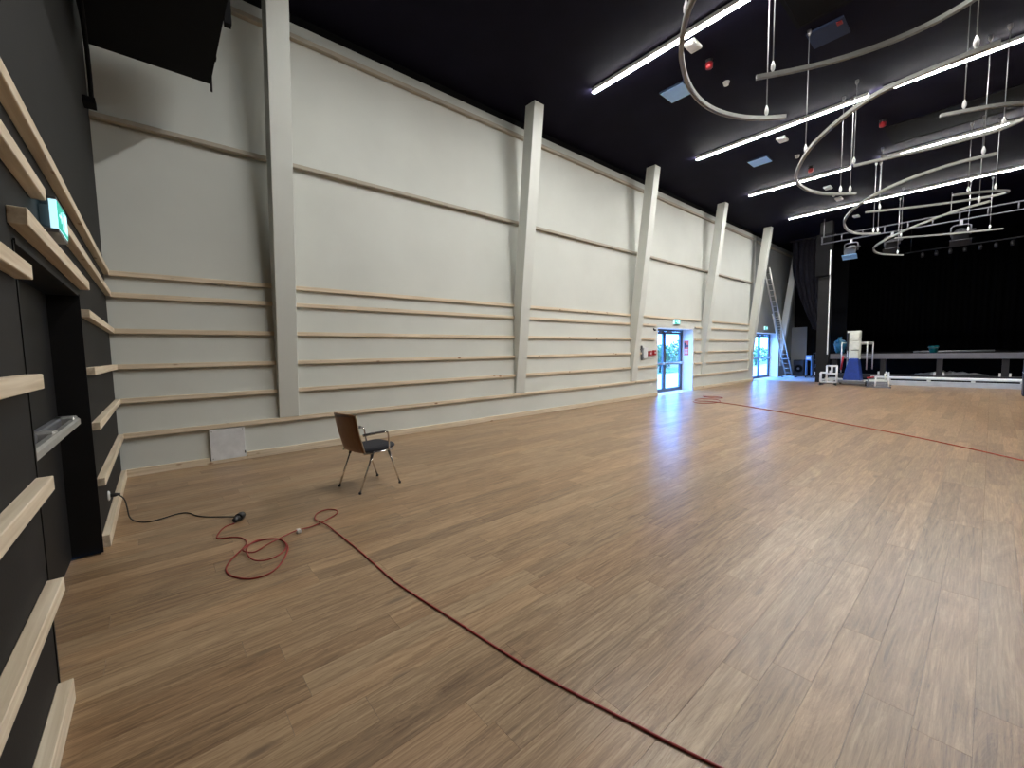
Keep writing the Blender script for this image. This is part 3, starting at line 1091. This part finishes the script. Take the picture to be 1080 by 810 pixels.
def rail_mesh(pts, z, w=0.048, h=0.05):
    P = relax(smooth([(x, y, z) for x, y in pts], 8), 14)
    bm = bmesh.new()
    rings = []
    for i, q in enumerate(P):
        t = (P[min(i + 1, len(P) - 1)] - P[max(i - 1, 0)]).normalized()
        n = Vector((-t.y, t.x, 0))
        # C-profile: a slot runs along the underside
        prof = [(-w / 2, h / 2), (w / 2, h / 2), (w / 2, -h / 2), (w / 6, -h / 2), (w / 6, -h / 5), (-w / 6, -h / 5), (-w / 6, -h / 2), (-w / 2, -h / 2)]
        rings.append([bm.verts.new(q + n * a + Vector((0, 0, b_))) for a, b_ in prof])
    for a, b_ in zip(rings, rings[1:]):
        for k in range(8):
            bm.faces.new((a[k], a[(k + 1) % 8], b_[(k + 1) % 8], b_[k]))
    bm.faces.new(rings[0][::-1])
    bm.faces.new(rings[-1])
    bmesh.ops.recalc_face_normals(bm, faces=bm.faces)
    return bm, P


for lb, z, pts, hangs in RAILS:
    t = thing('curved_track', lb, 'ceiling track', (pts[0][0], pts[0][1], z), 'hanging curved tracks')
    bm, P = rail_mesh(pts, z)
    obj('rail', bm, 'track', t)
    for hx, hy in hangs:
        q = min(P, key=lambda v: (v.x - hx) ** 2 + (v.y - hy) ** 2)
        w = obj('hanger_wire', tube(bmesh.new(), [(q.x, q.y, z + 0.03), (q.x, q.y, ZC)], 0.0065, 6), 'wire', t)
        obj('turnbuckle', lathe(bmesh.new(), [(0.008, z + 0.03), (0.026, z + 0.075), (0.026, z + 0.11), (0.008, z + 0.17)], (q.x, q.y, 0), 8), 'white', w)
        obj('ceiling_anchor', lathe(bmesh.new(), [(0.012, ZC - 0.09), (0.03, ZC - 0.05), (0.03, ZC)], (q.x, q.y, 0), 8), 'wire', w)

# ------------------------------------------------------------------ black unit over the black wall
t = thing('suspended_black_unit', 'large flat black unit hung high over the black wall, top left', 'ceiling unit', (4, 0.6, 4.9))
obj('casing', B(0.73, 6.2, 0.06, 1.15, 4.9, 5.5), 'black', t)
for q in ((0.78, 1.19, 5.3), (1.9, 1.2, 5.05)):
    obj('bracket', B(q[0] - 0.03, q[0] + 0.05, q[1] - 0.03, q[1] + 0.03, q[2] - 0.12, q[2] + 0.12), 'black', t)
obj('side_rod', tube(bmesh.new(), [(0.70, 1.16, 4.83), (0.71, 1.17, 5.3), (0.8, 1.17, 5.45)], 0.012, 6), 'gun', t)
obj('safety_loop', tube(bmesh.new(), smooth([(2.2, 0.12, 4.9), (1.5, 0.10, 4.75), (0.9, 0.08, 4.55), (0.72, 0.07, 4.35), (0.70, 0.07, 4.30)], 6), 0.02, 6), 'black', t)
obj('wall_arm', B(0.60, 0.78, 0.0, 0.10, 4.27, 4.33), 'black', t)
for xx in (1.5, 5.5):
    obj('drop_rod', tube(bmesh.new(), [(xx, 0.6, 5.5), (xx, 0.6, ZC)], 0.015, 6), 'gun', t)

# ------------------------------------------------------------------ stage end
SY = 22.3
st = thing('stage_platform', 'dark raised stage platform across the far end', 'stage', (8, SY, 0))
obj('deck', B(2.72, XR - 0.1, SY, YF - 0.1, 1.16, 1.22), 'black', st)
obj('fascia', B(2.72, XR - 0.1, SY - 0.02, SY, 1.0, 1.21), 'fascia', st)
for k in range(7):
    x = 2.95 + 1.57 * k - 0.18
    lg = obj('leg', B(x, x + 0.16, SY + 0.06, SY + 0.22, 0.30, 1.16), 'gun', st)
    for dx in (-0.06, 0.17):
        obj('base_clip', B(x + dx, x + dx + 0.05, SY - 0.02, SY + 0.06, 0.38, 0.50), 'white', lg)
obj('back_panel', B(2.72, XR - 0.1, SY + 1.6, SY + 1.66, 0, 1.16), 'black', st)
obj('ground_beam', B(2.72, XR - 0.1, SY - 0.05, SY + 0.3, 0.22, 0.38), 'gun', st)
bm = bmesh.new()
tube(bm, [(4.1, SY - 0.16, 0.27), (XR - 0.1, SY - 0.16, 0.27)], 0.055, 10)
pp = obj('bottom_pipe', bm, 'white_paint', st)
for k in range(7):
    x = 4.6 + 1.1 * k
    obj('pipe_foot', B(x, x + 0.1, SY - 0.2, SY - 0.1, 0.17, 0.24), 'white', pp)
t = thing('stage_step', 'low pale grey-blue plinth along the foot of the stage', 'step', (8, 21.95, 0))
obj('tread', B(2.75, XR - 0.1, 21.9, SY - 0.22, 0.13, 0.17), 'plinth', t)
obj('riser', B(2.75, XR - 0.1, 21.9, 21.94, 0.0, 0.13), 'plinth', t)

# crumpled film under the stage
bm = bmesh.new()
rows = []
for i in range(25):
    rows.append([bm.verts.new((5.3 + 1.9 * i / 24, SY + 0.30 + 0.5 * j / 6, 0.40 + 0.16 * math.sin(math.pi * i / 24) * math.sin(math.pi * j / 6) * random.uniform(0.4, 1.0))) for j in range(7)])
for i in range(24):
    for j in range(6):
        bm.faces.new((rows[i][j], rows[i + 1][j], rows[i + 1][j + 1], rows[i][j + 1]))
bmesh.ops.solidify(bm, geom=list(bm.faces), thickness=0.01)
tag(obj('plastic_film', bm, 'film'), 'crumpled pale plastic film lying under the stage edge', 'plastic film')
tag(obj('floor_slab_box', B(5.2, 7.3, SY + 0.31, SY + 0.9, 0.0, 0.39), 'black'), 'low black ledge under the stage carrying the plastic film', 'ledge')

# proscenium pillar with its pale edge strip
t = thing('stage_pillar', 'black pillar at the left edge of the stage with a pale vertical strip', 'pillar', (2.49, 22.1, 0))
obj('shaft', B(2.28, 2.70, 22.0, 22.29, 0, ZC), 'door_black', t)
obj('upper_box', B(2.2, 2.72, 21.85, 22.0, 4.5, 6.2), 'black', t)
obj('edge_strip', B(2.66, 2.70, 21.97, 22.0, 1.2, 4.5), 'white', t)
obj('edge_strip', B(2.68, 2.72, 21.82, 21.85, 4.5, 5.5), 'white', t)

# curtain, gathered and swagged towards the pillar
bm = bmesh.new()
NI, NJ = 70, 26
rows = []
for j in range(NJ + 1):
    f = j / NJ                       # 0 at the top
    row = []
    for i in range(NI + 1):
        g = i / NI
        xl = 0.60 + 0.95 * max(0, (f - 0.25) / 0.75) ** 1.5
        xr = 2.15 - 0.05 * f
        z = 6.7 - (4.55 - 0.25 * (1 - g)) * f
        x = xl + (xr - xl) * g
        y = 24.5 + 0.10 * math.sin(g * 46 + 1.5 * f) * (0.8 + 0.4 * math.sin(g * 11)) - 0.2 * f * g
        row.append(bm.verts.new((x, y, z)))
    rows.append(row)
for j in range(NJ):
    for i in range(NI):
        f_ = bm.faces.new((rows[j][i], rows[j][i + 1], rows[j + 1][i + 1], rows[j + 1][i]))
        f_.smooth = True
bmesh.ops.solidify(bm, geom=list(bm.faces), thickness=0.012)
t = thing('stage_curtain', 'black gathered curtain swagged towards the stage pillar', 'curtain', (1.4, 24.5, 2.1))
obj('drape', bm, 'curtain', t)
obj('curtain_rail', B(0.5, 2.3, 24.45, 24.55, 6.67, ZC), 'gun', t)

# wing behind the curtain
struct('wall_back', B(0, 2.3, 27.4, 27.5, 0, ZC), 'black')
tag(obj('grey_board', B(0.02, 0.72, 26.9, 26.96, 0, 2.6), 'grey_board_dim_wall'), 'tall plain grey board standing by the far pale wall', 'board')

t = thing('loudspeaker', 'black loudspeaker box on the floor beside the ladder foot', 'speaker', (0.62, 26.4, 0))
obj('cabinet', B(0.30, 0.80, 26.3, 26.75, 0, 0.85, bevel=0.02), 'gun', t)
obj('cone', lathe(bmesh.new(), [(0.17, 26.27), (0.19, 26.30)], (0.55, 0, 0.40), 20, axis=1), 'black', t)
obj('dust_cap', lathe(bmesh.new(), [(0.03, 26.245), (0.06, 26.27)], (0.55, 0, 0.40), 16, axis=1), 'grey_metal', t)

t = thing('control_case', 'pale blue control case on a wheeled stand left of the stage pillar', 'case', (1.3, 25.1, 0))
obj('case', B(1.18, 1.42, 25.0, 25.3, 0.86, 1.12, bevel=0.015), 'lblue', t)
obj('screen', B(1.22, 1.38, 24.99, 25.0, 0.92, 1.06), 'white', t)
for xx in (1.18, 1.40):
    obj('post', B(xx, xx + 0.02, 25.0, 25.3, 0.08, 0.86), 'lblue', t)
    w = obj('wheel', lathe(bmesh.new(), [(0.04, xx), (0.04, xx + 0.025)], (0, 25.02, 0.04), 12, axis=0), 'black', t)
obj('base', B(1.15, 1.45, 24.98, 25.32, 0.06, 0.1), 'gun', t)

t = thing('equipment_rack', 'open black equipment rack with shelves left of the stage pillar', 'rack', (1.65, 25.0, 0))
for xx in (1.50, 1.86):
    for yy in (24.9, 25.3):
        obj('upright', B(xx, xx + 0.03, yy, yy + 0.03, 0, 1.25), 'gun', t)
for zz in (0.12, 0.5, 0.86, 1.2):
    obj('shelf', B(1.50, 1.89, 24.9, 25.33, zz, zz + 0.03), 'gun', t)
for k, (zz, mm, lb) in enumerate(((0.15, 'white', 'small pale box on the bottom shelf of the rack'), (0.53, 'lblue', 'pale blue box on the second shelf of the rack'), (0.89, 'gun', 'dark box on the upper shelf of the rack'))):
    q = thing('equipment_box', lb, 'box', (1.7, 25.1, zz))
    obj('case', B(1.57 + 0.03 * k, 1.80, 24.93, 25.2, zz, zz + 0.16, bevel=0.01), mm, q)
    obj('handle', B(1.64, 1.72, 24.91, 24.93, zz + 0.06, zz + 0.09), 'black', q)

# ladder leaning on the fifth column
lx, wdt = 0.46, 0.14
A0, A1 = Vector((0, 25.1, 0)), Vector((0, 21.4, 5.05))
lad = thing('extension_ladder', 'long aluminium extension ladder leaning against a sloping column', 'ladder', (lx, 25.1, 0))
d = (A1 - A0)
for sec, (f0, f1, off, ww) in enumerate(((0.0, 0.62, 0.0, wdt), (0.40, 1.0, 0.07, wdt - 0.035))):
    n = Vector((0, d.z, -d.y)).normalized() * off
    for s in (-1, 1):
        p0, p1 = A0 + d * f0 + n, A0 + d * f1 + n
        bm = bmesh.new()
        tube(bm, [(lx + s * ww, p0.y, p0.z + 0.03), (lx + s * ww, p1.y, p1.z)], 0.034, 6)
        stl = obj('stile', bm, 'alu', lad)
    nr = int((f1 - f0) * d.length / 0.28)
    for k in range(1, nr):
        p = A0 + d * (f0 + (f1 - f0) * k / nr) + n
        obj('rung', tube(bmesh.new(), [(lx - ww, p.y, p.z), (lx + ww, p.y, p.z)], 0.017, 6), 'alu', lad)
obj('foot_bar', B(lx - 0.30, lx + 0.30, 25.05, 25.17, 0.0, 0.07, bevel=0.01), 'alu', lad)
for s in (-1, 1):
    obj('rubber_foot', B(lx + s * 0.28 - 0.05, lx + s * 0.28 + 0.05, 25.04, 25.18, 0.0, 0.05, bevel=0.01), 'black_rubber', lad)
obj('ladder_lock', B(lx - 0.2, lx + 0.2, 24.42, 24.55, 0.88, 1.06), 'gun', lad)

# ------------------------------------------------------------------ personnel lift in front of the stage
LY = 21.2
t = thing('personnel_lift', 'mobile personnel lift with cream mast and royal blue cover before the stage', 'lift', (3.7, LY, 0))
bm = bmesh.new()
prism(bm, [(3.42, 0.16), (3.98, 0.16), (3.93, 0.55), (3.86, 1.05), (3.60, 1.05), (3.48, 0.55)], LY - 0.28, LY + 0.2, axis=1)
bmesh.ops.bevel(bm, geom=list(bm.edges), offset=0.02, segments=1, affect='EDGES')
obj('blue_cover', bm, 'blue', t)
mast = obj('mast', B(3.54, 3.88, LY - 0.05, LY + 0.2, 1.0, 2.12, bevel=0.02), 'mast', t)
for zz, dx in ((1.04, 0.0), (1.38, 0.02), (1.74, 0.04)):
    obj('mast_section', B(3.57 + dx, 3.85, LY - 0.10, LY - 0.05, zz, zz + 0.31, bevel=0.01), 'mast', mast)
obj('mast_gap', B(3.62, 3.86, LY - 0.105, LY - 0.10, 1.36, 1.375), 'black', mast)
obj('chain_box', B(3.46, 3.54, LY - 0.02, LY + 0.14, 1.35, 2.05, bevel=0.01), 'gun', t)
obj('mast_cap', B(3.47, 3.53, LY, LY + 0.1, 2.05, 2.12), 'white', t)


def bars(name, segs, r, m, parent):
    for a, b_ in segs:
        obj(name, tube(bmesh.new(), [a, b_], r, 8), m, parent)


bars('guard_post', [((3.36, LY - 0.25, 0.5), (3.36, LY - 0.25, 1.68)), ((3.44, LY + 0.3, 0.5), (3.44, LY + 0.3, 1.68)),
                    ((4.13, LY - 0.25, 0.62), (4.13, LY - 0.25, 1.68)), ((4.22, LY + 0.3, 0.62), (4.22, LY + 0.3, 1.68)), ], 0.02, 'alu', t)
bars('guard_rail', [((3.88, LY + 0.05, 1.60), (4.22, LY + 0.05, 1.60)), ((3.88, LY + 0.05, 1.1), (4.22, LY + 0.05, 1.1)),
                    ((3.36, LY - 0.25, 1.66), (3.44, LY + 0.3, 1.66)), ((4.13, LY - 0.25, 1.66), (4.22, LY + 0.3, 1.66)),
                    ((3.36, LY - 0.25, 1.1), (3.54, LY - 0.05, 1.1)), ((3.36, LY + 0.3, 1.66), (4.22, LY + 0.3, 1.66))], 0.02, 'alu', t)
bars('red_hose', [((3.36, LY - 0.3, 0.6), (3.42, LY - 0.3, 1.15))], 0.03, 'red', t)
obj('base_frame', B(3.15, 4.25, LY - 0.45, LY + 0.35, 0.10, 0.2, bevel=0.01), 'grey_metal', t)
for xa, xb, yy in ((2.72, 3.3, LY - 0.5), (2.72, 3.3, LY + 0.3), (4.1, 4.75, LY - 0.5), (4.1, 4.75, LY + 0.3)):
    og = obj('outrigger', B(xa, xb, yy, yy + 0.08, 0.16, 0.23, bevel=0.008), 'mast', t)
    tip = xa + 0.05 if xa < 3 else xb - 0.05
    obj('jack', tube(bmesh.new(), [(tip, yy + 0.04, 0.05), (tip, yy + 0.04, 0.50)], 0.028, 8), 'mast', og)
    obj('jack_foot', lathe(bmesh.new(), [(0.10, 0.0), (0.10, 0.02), (0.04, 0.06)], (tip, yy + 0.04, 0), 14), 'grey_metal', og)
for xx in (3.2, 4.15):
    for yy in (LY - 0.5, LY + 0.38):
        w = obj('wheel', lathe(bmesh.new(), [(0.09, xx), (0.10, xx + 0.02), (0.10, xx + 0.05), (0.09, xx + 0.07)], (0, yy, 0.10), 16, axis=0), 'black_rubber', t)
        obj('hub', lathe(bmesh.new(), [(0.04, xx - 0.005), (0.04, xx + 0.075)], (0, yy, 0.10), 12, axis=0), 'lblue', w)

t = thing('tube_trolley', 'small pale tubular trolley standing left of the personnel lift', 'trolley', (3.0, 20.5, 0))
bars('frame_tube', [((2.98, 20.5, 0.46), (3.34, 20.5, 0.46)), ((2.98, 20.5, 0.76), (3.34, 20.5, 0.76)), ((3.0, 20.5, 0.12), (3.0, 20.5, 0.76)),
                    ((3.32, 20.5, 0.12), (3.32, 20.5, 0.76)), ((2.8, 20.5, 0.5), (3.0, 20.5, 0.5)), ((2.8, 20.5, 0.12), (2.8, 20.5, 0.5)),
                    ((2.8, 20.5, 0.12), (3.32, 20.5, 0.12)), ((3.16, 20.5, 0.46), (3.16, 20.5, 0.76))], 0.034, 'white', t)
for xx in (2.8, 3.3):
    obj('caster', lathe(bmesh.new(), [(0.05, xx - 0.02), (0.05, xx + 0.02)], (0, 20.5, 0.05), 12, axis=0), 'black_rubber', t)

t = thing('folded_frame', 'folded grey metal frame lying right of the personnel lift', 'frame', (4.6, 20.3, 0))
for k in range(4):
    obj('bar', B(4.25, 4.95 - 0.05 * k, 20.2 + 0.1 * k, 20.24 + 0.1 * k, 0.05 * k, 0.05 * k + 0.05, bevel=0.006), 'grey_metal', t)
obj('upright_pin', tube(bmesh.new(), [(4.88, 20.22, 0.04), (4.86, 20.22, 0.58)], 0.02, 8), 'white', t)
obj('upright_pin', tube(bmesh.new(), [(4.5, 20.22, 0.04), (4.52, 20.22, 0.40)], 0.025, 8), 'white', t)
obj('red_grip', tube(bmesh.new(), [(4.26, 20.28, 0.34), (4.46, 20.28, 0.38)], 0.03, 8), 'red', t)
obj('grip_post', tube(bmesh.new(), [(4.3, 20.23, 0.04), (4.3, 20.29, 0.34)], 0.02, 8), 'grey_metal', t)

# things on the stage deck
bm = bmesh.new()
bmesh.ops.create_icosphere(bm, subdivisions=3, radius=1.0)
for v in bm.verts:
    k = 1 + 0.14 * math.sin(7 * v.co.x + 3 * v.co.z) + 0.10 * math.sin(11 * v.co.y + 5 * v.co.z) + random.uniform(-0.04, 0.04)
    v.co = Vector((v.co.x * 0.20 * k, v.co.y * 0.18 * k, max(-0.30, v.co.z * 0.34 * k)))
bmesh.ops.translate(bm, verts=bm.verts, vec=(2.95, 22.75, 1.525))
t = thing('blue_sack', 'crumpled blue plastic sack on the stage edge beside the pillar', 'sack', (2.95, 22.75, 1.22))
obj('sack', bm, 'bag', t)
obj('tie', lathe(bmesh.new(), [(0.05, 1.82), (0.03, 1.86), (0.07, 1.93)], (2.95, 22.75, 0), 10), 'bag', t)
t = thing('bucket', 'teal plastic bucket standing on the stage edge', 'bucket', (5.80, 22.5, 1.22))
bm = bmesh.new()
lathe(bm, [(0.10, 1.22), (0.132, 1.45), (0.14, 1.45), (0.14, 1.47), (0.125, 1.47), (0.095, 1.24)], (5.80, 22.5, 0), 24)
obj('pail', bm, 'teal', t)
obj('handle', tube(bmesh.new(), smooth([(5.665, 22.5, 1.44), (5.67, 22.38, 1.42), (5.80, 22.35, 1.40), (5.93, 22.38, 1.42), (5.935, 22.5, 1.44)], 5), 0.006, 6), 'wire', t)
bm = bmesh.new()
tube(bm, [(5.2, 23.2, 1.255), (7.3, 23.3, 1.265)], 0.035, 8)
tag(obj('long_pole', bm, 'grey_metal'), 'long thin grey pole lying on the stage behind the teal bucket', 'pole')
for x, lb in ((3.12, 'thin grey stand on the stage right of the blue sack'), (3.32, 'thin grey stand on the stage just left of the lift')):
    t = thing('stand', lb, 'stand', (x, 23.2, 1.22))
    obj('pole', tube(bmesh.new(), [(x, 23.2, 1.22), (x, 23.2, 1.98)], 0.02, 8), 'grey_metal', t)
    obj('foot', lathe(bmesh.new(), [(0.085, 1.22), (0.08, 1.24), (0.03, 1.25)], (x, 23.2, 0), 14), 'gun', t)

# backdrop drape
bm = bmesh.new()
rows = []
NX = 240
for j in range(3):
    rows.append([bm.verts.new((0.3 + 14.5 * i / NX, 30.5 + 0.08 * math.sin(i * 0.9), 1.22 + 5.45 * j / 2)) for i in range(NX + 1)])
for j in range(2):
    for i in range(NX):
        f_ = bm.faces.new((rows[j][i], rows[j][i + 1], rows[j + 1][i + 1], rows[j + 1][i]))
        f_.smooth = True
bmesh.ops.solidify(bm, geom=list(bm.faces), thickness=0.012)
tag(obj('backdrop_curtain', bm, 'black'), 'black backdrop curtain closing the rear of the stage', 'curtain')

# ------------------------------------------------------------------ ladder truss and stage lamps
TY = 21.5
t = thing('lighting_truss', 'long grey ladder truss hung across the front of the stage', 'truss', (2.44, TY, 5.74))
for zz in (5.74, 6.0):
    obj('chord', tube(bmesh.new(), [(2.44, TY, zz), (13.0, TY, zz)], 0.026, 8), 'truss', t)
for k in range(17):
    x = 2.47 + 0.64 * k
    obj('spreader', tube(bmesh.new(), [(x, TY, 5.74), (x, TY, 6.0)], 0.024, 6), 'truss', t)
for x in (2.52, 6.1, 9.7, 12.8):
    obj('drop_rod', tube(bmesh.new(), [(x, TY, 6.0), (x, TY, ZC)], 0.012, 6), 'wire', t)


def stage_lamp(x, y, ztop, scale, kind, label, body='gun', flap='gun'):
    t = thing('stage_lamp', label, 'stage lamp', (x, y, ztop), 'stage lamps on the truss')
    s = scale
    obj('hook_clamp', B(x - 0.04 * s, x + 0.04 * s, y - 0.04 * s, y + 0.04 * s, ztop - 0.16 * s, ztop - 0.02), 'grey_metal', t)
    obj('yoke', tube(bmesh.new(), [(x - 0.22 * s, y, ztop - 0.5 * s), (x - 0.22 * s, y, ztop - 0.2 * s), (x - 0.15 * s, y, ztop - 0.16 * s), (x + 0.15 * s, y, ztop - 0.16 * s), (x + 0.22 * s, y, ztop - 0.2 * s), (x + 0.22 * s, y, ztop - 0.5 * s)], 0.022 * s, 6), 'truss', t)
    bm = bmesh.new()
    lathe(bm, [(0.08 * s, -0.26 * s), (0.16 * s, -0.2 * s), (0.18 * s, 0.05 * s), (0.2 * s, 0.24 * s), (0.16 * s, 0.24 * s)], (0, 0, 0), 18)
    bmesh.ops.rotate(bm, verts=bm.verts, cent=(0, 0, 0), matrix=Matrix.Rotation(math.radians(118), 3, 'X'))
    bmesh.ops.translate(bm, verts=bm.verts, vec=(x, y, ztop - 0.46 * s))
    h = obj('head', bm, body, t)
    if kind == 'doors':
        for k, m in ((0, flap), (1, 'gun')):
            bm = bmesh.new()
            box(bm, -0.24 * s, 0.24 * s, -0.14 * s, 0.14 * s, -0.008, 0.008)
            bmesh.ops.rotate(bm, verts=bm.verts, cent=(0, 0, 0), matrix=Matrix.Rotation(math.radians(-35 if k == 0 else 20), 3, 'X'))
            bmesh.ops.translate(bm, verts=bm.verts, vec=(x + (0.02 if k == 0 else 0.1) * s, y - 0.34 * s, ztop - (0.78 if k == 0 else 0.42) * s))
            obj('barn_door', bm, m, h)
    return t


stage_lamp(3.42, TY, 5.74, 0.95, 'doors', 'stage lamp with a pale blue flap near the truss left end', 'grey_metal', 'lblue')  # one barn door is plain pale blue
stage_lamp(4.62, TY, 5.74, 0.95, 'doors', 'dark stage lamp in the middle of the truss behind the tracks')
stage_lamp(6.36, TY, 5.74, 1.05, 'doors', 'stage lamp hung on the truss right of the hook tracks')
t = thing('lamp_bar', 'dark bar of small stage lamps deep over the stage', 'lamp bar', (5.0, 25, 5.4))
obj('bar', tube(bmesh.new(), [(4.6, 25, 5.45), (13, 25, 5.45)], 0.025, 8), 'gun', t)
for k in range(12):
    x = 5.16 + 0.4 * k
    h = obj('small_lamp', lathe(bmesh.new(), [(0.05, 5.18), (0.06, 5.30), (0.03, 5.38)], (x, 25, 0), 10), 'gun', t)
for x in (4.8, 8.5, 12.5):
    obj('drop_rod', tube(bmesh.new(), [(x, 25, 5.45), (x, 25, ZC)], 0.012, 6), 'gun', t)

# black case cut by the right picture edge
t = thing('flight_case', 'black upright flight case at the right picture edge', 'case', (8.2, 17.8, 0))
obj('box', B(7.80, 8.6, 17.5, 18.1, 0.12, 1.06, bevel=0.015), 'gun', t)
for a, b_ in ((7.9, 17.54), (8.5, 17.54), (7.9, 18.0), (8.5, 18.0)):
    obj('caster', lathe(bmesh.new(), [(0.05, a), (0.05, a + 0.04)], (0, b_ + 0.03, 0.05), 12, axis=0), 'black_rubber', t)
    obj('caster_fork', B(a - 0.01, a + 0.05, b_, b_ + 0.06, 0.06, 0.12), 'grey_metal', t)
obj('lid_band', B(7.795, 8.605, 17.495, 18.105, 0.72, 0.75), 'alu', t)

# ------------------------------------------------------------------ outdoors, seen through the glazed doors
o = struct('ground', B(-60, -0.5, -30, 70, -0.14, -0.03), 'paving')
o = obj('lawn', B(-40, -7.0, 2, 60, -0.03, 0.01), 'grass')
o['kind'] = 'structure'
w = thing('garden_wall', 'low pinkish wall outside, seen through the glazed doors', 'wall', (-10.3, 30, 0))
obj('masonry', B(-10.4, -10.2, 14, 46, 0, 1.0), 'brick', w)
obj('coping', B(-10.45, -10.15, 14, 46, 1.0, 1.06), 'paving', w)


def bush(x, y, h, r, label, n=500):
    t = thing('shrub', label, 'shrub', (x, y, 0), 'shrubs outside')
    obj('trunk', tube(bmesh.new(), [(x, y, 0), (x + 0.05, y, h * 0.3), (x, y + 0.1, h * 0.7)], [0.07, 0.05, 0.03], 6), 'bark', t)
    bm = bmesh.new()
    for _ in range(n):
        v = Vector((random.gauss(0, 1), random.gauss(0, 1), random.gauss(0, 1))).normalized() * random.random() ** 0.4
        c_ = Vector((x + v.x * r, y + v.y * r, h * 0.58 + v.z * h * 0.42))
        u = Vector((random.gauss(0, 1), random.gauss(0, 1), random.gauss(0, 1))).normalized()
        q = u.orthogonal().normalized()
        s = 0.13
        bm.faces.new([bm.verts.new(p_) for p_ in (c_ + u * s, c_ + q * s * 0.6, c_ - u * s, c_ - q * s * 0.6)])
    f = obj('foliage', bm, 'leaf', t)
    f['kind'] = 'stuff'


for x, y, h, r, lb in ((-7.6, 26.6, 1.9, 1.1, 'round green shrub outside, left one seen through the nearer glazed door'),
                       (-8.4, 31.0, 2.3, 1.5, 'taller green shrub outside, right one seen through the nearer glazed door'),
                       (-6.5, 41.0, 1.7, 1.5, 'green shrub outside, seen through the far glazed door')):
    bush(x, y, h, r, lb)
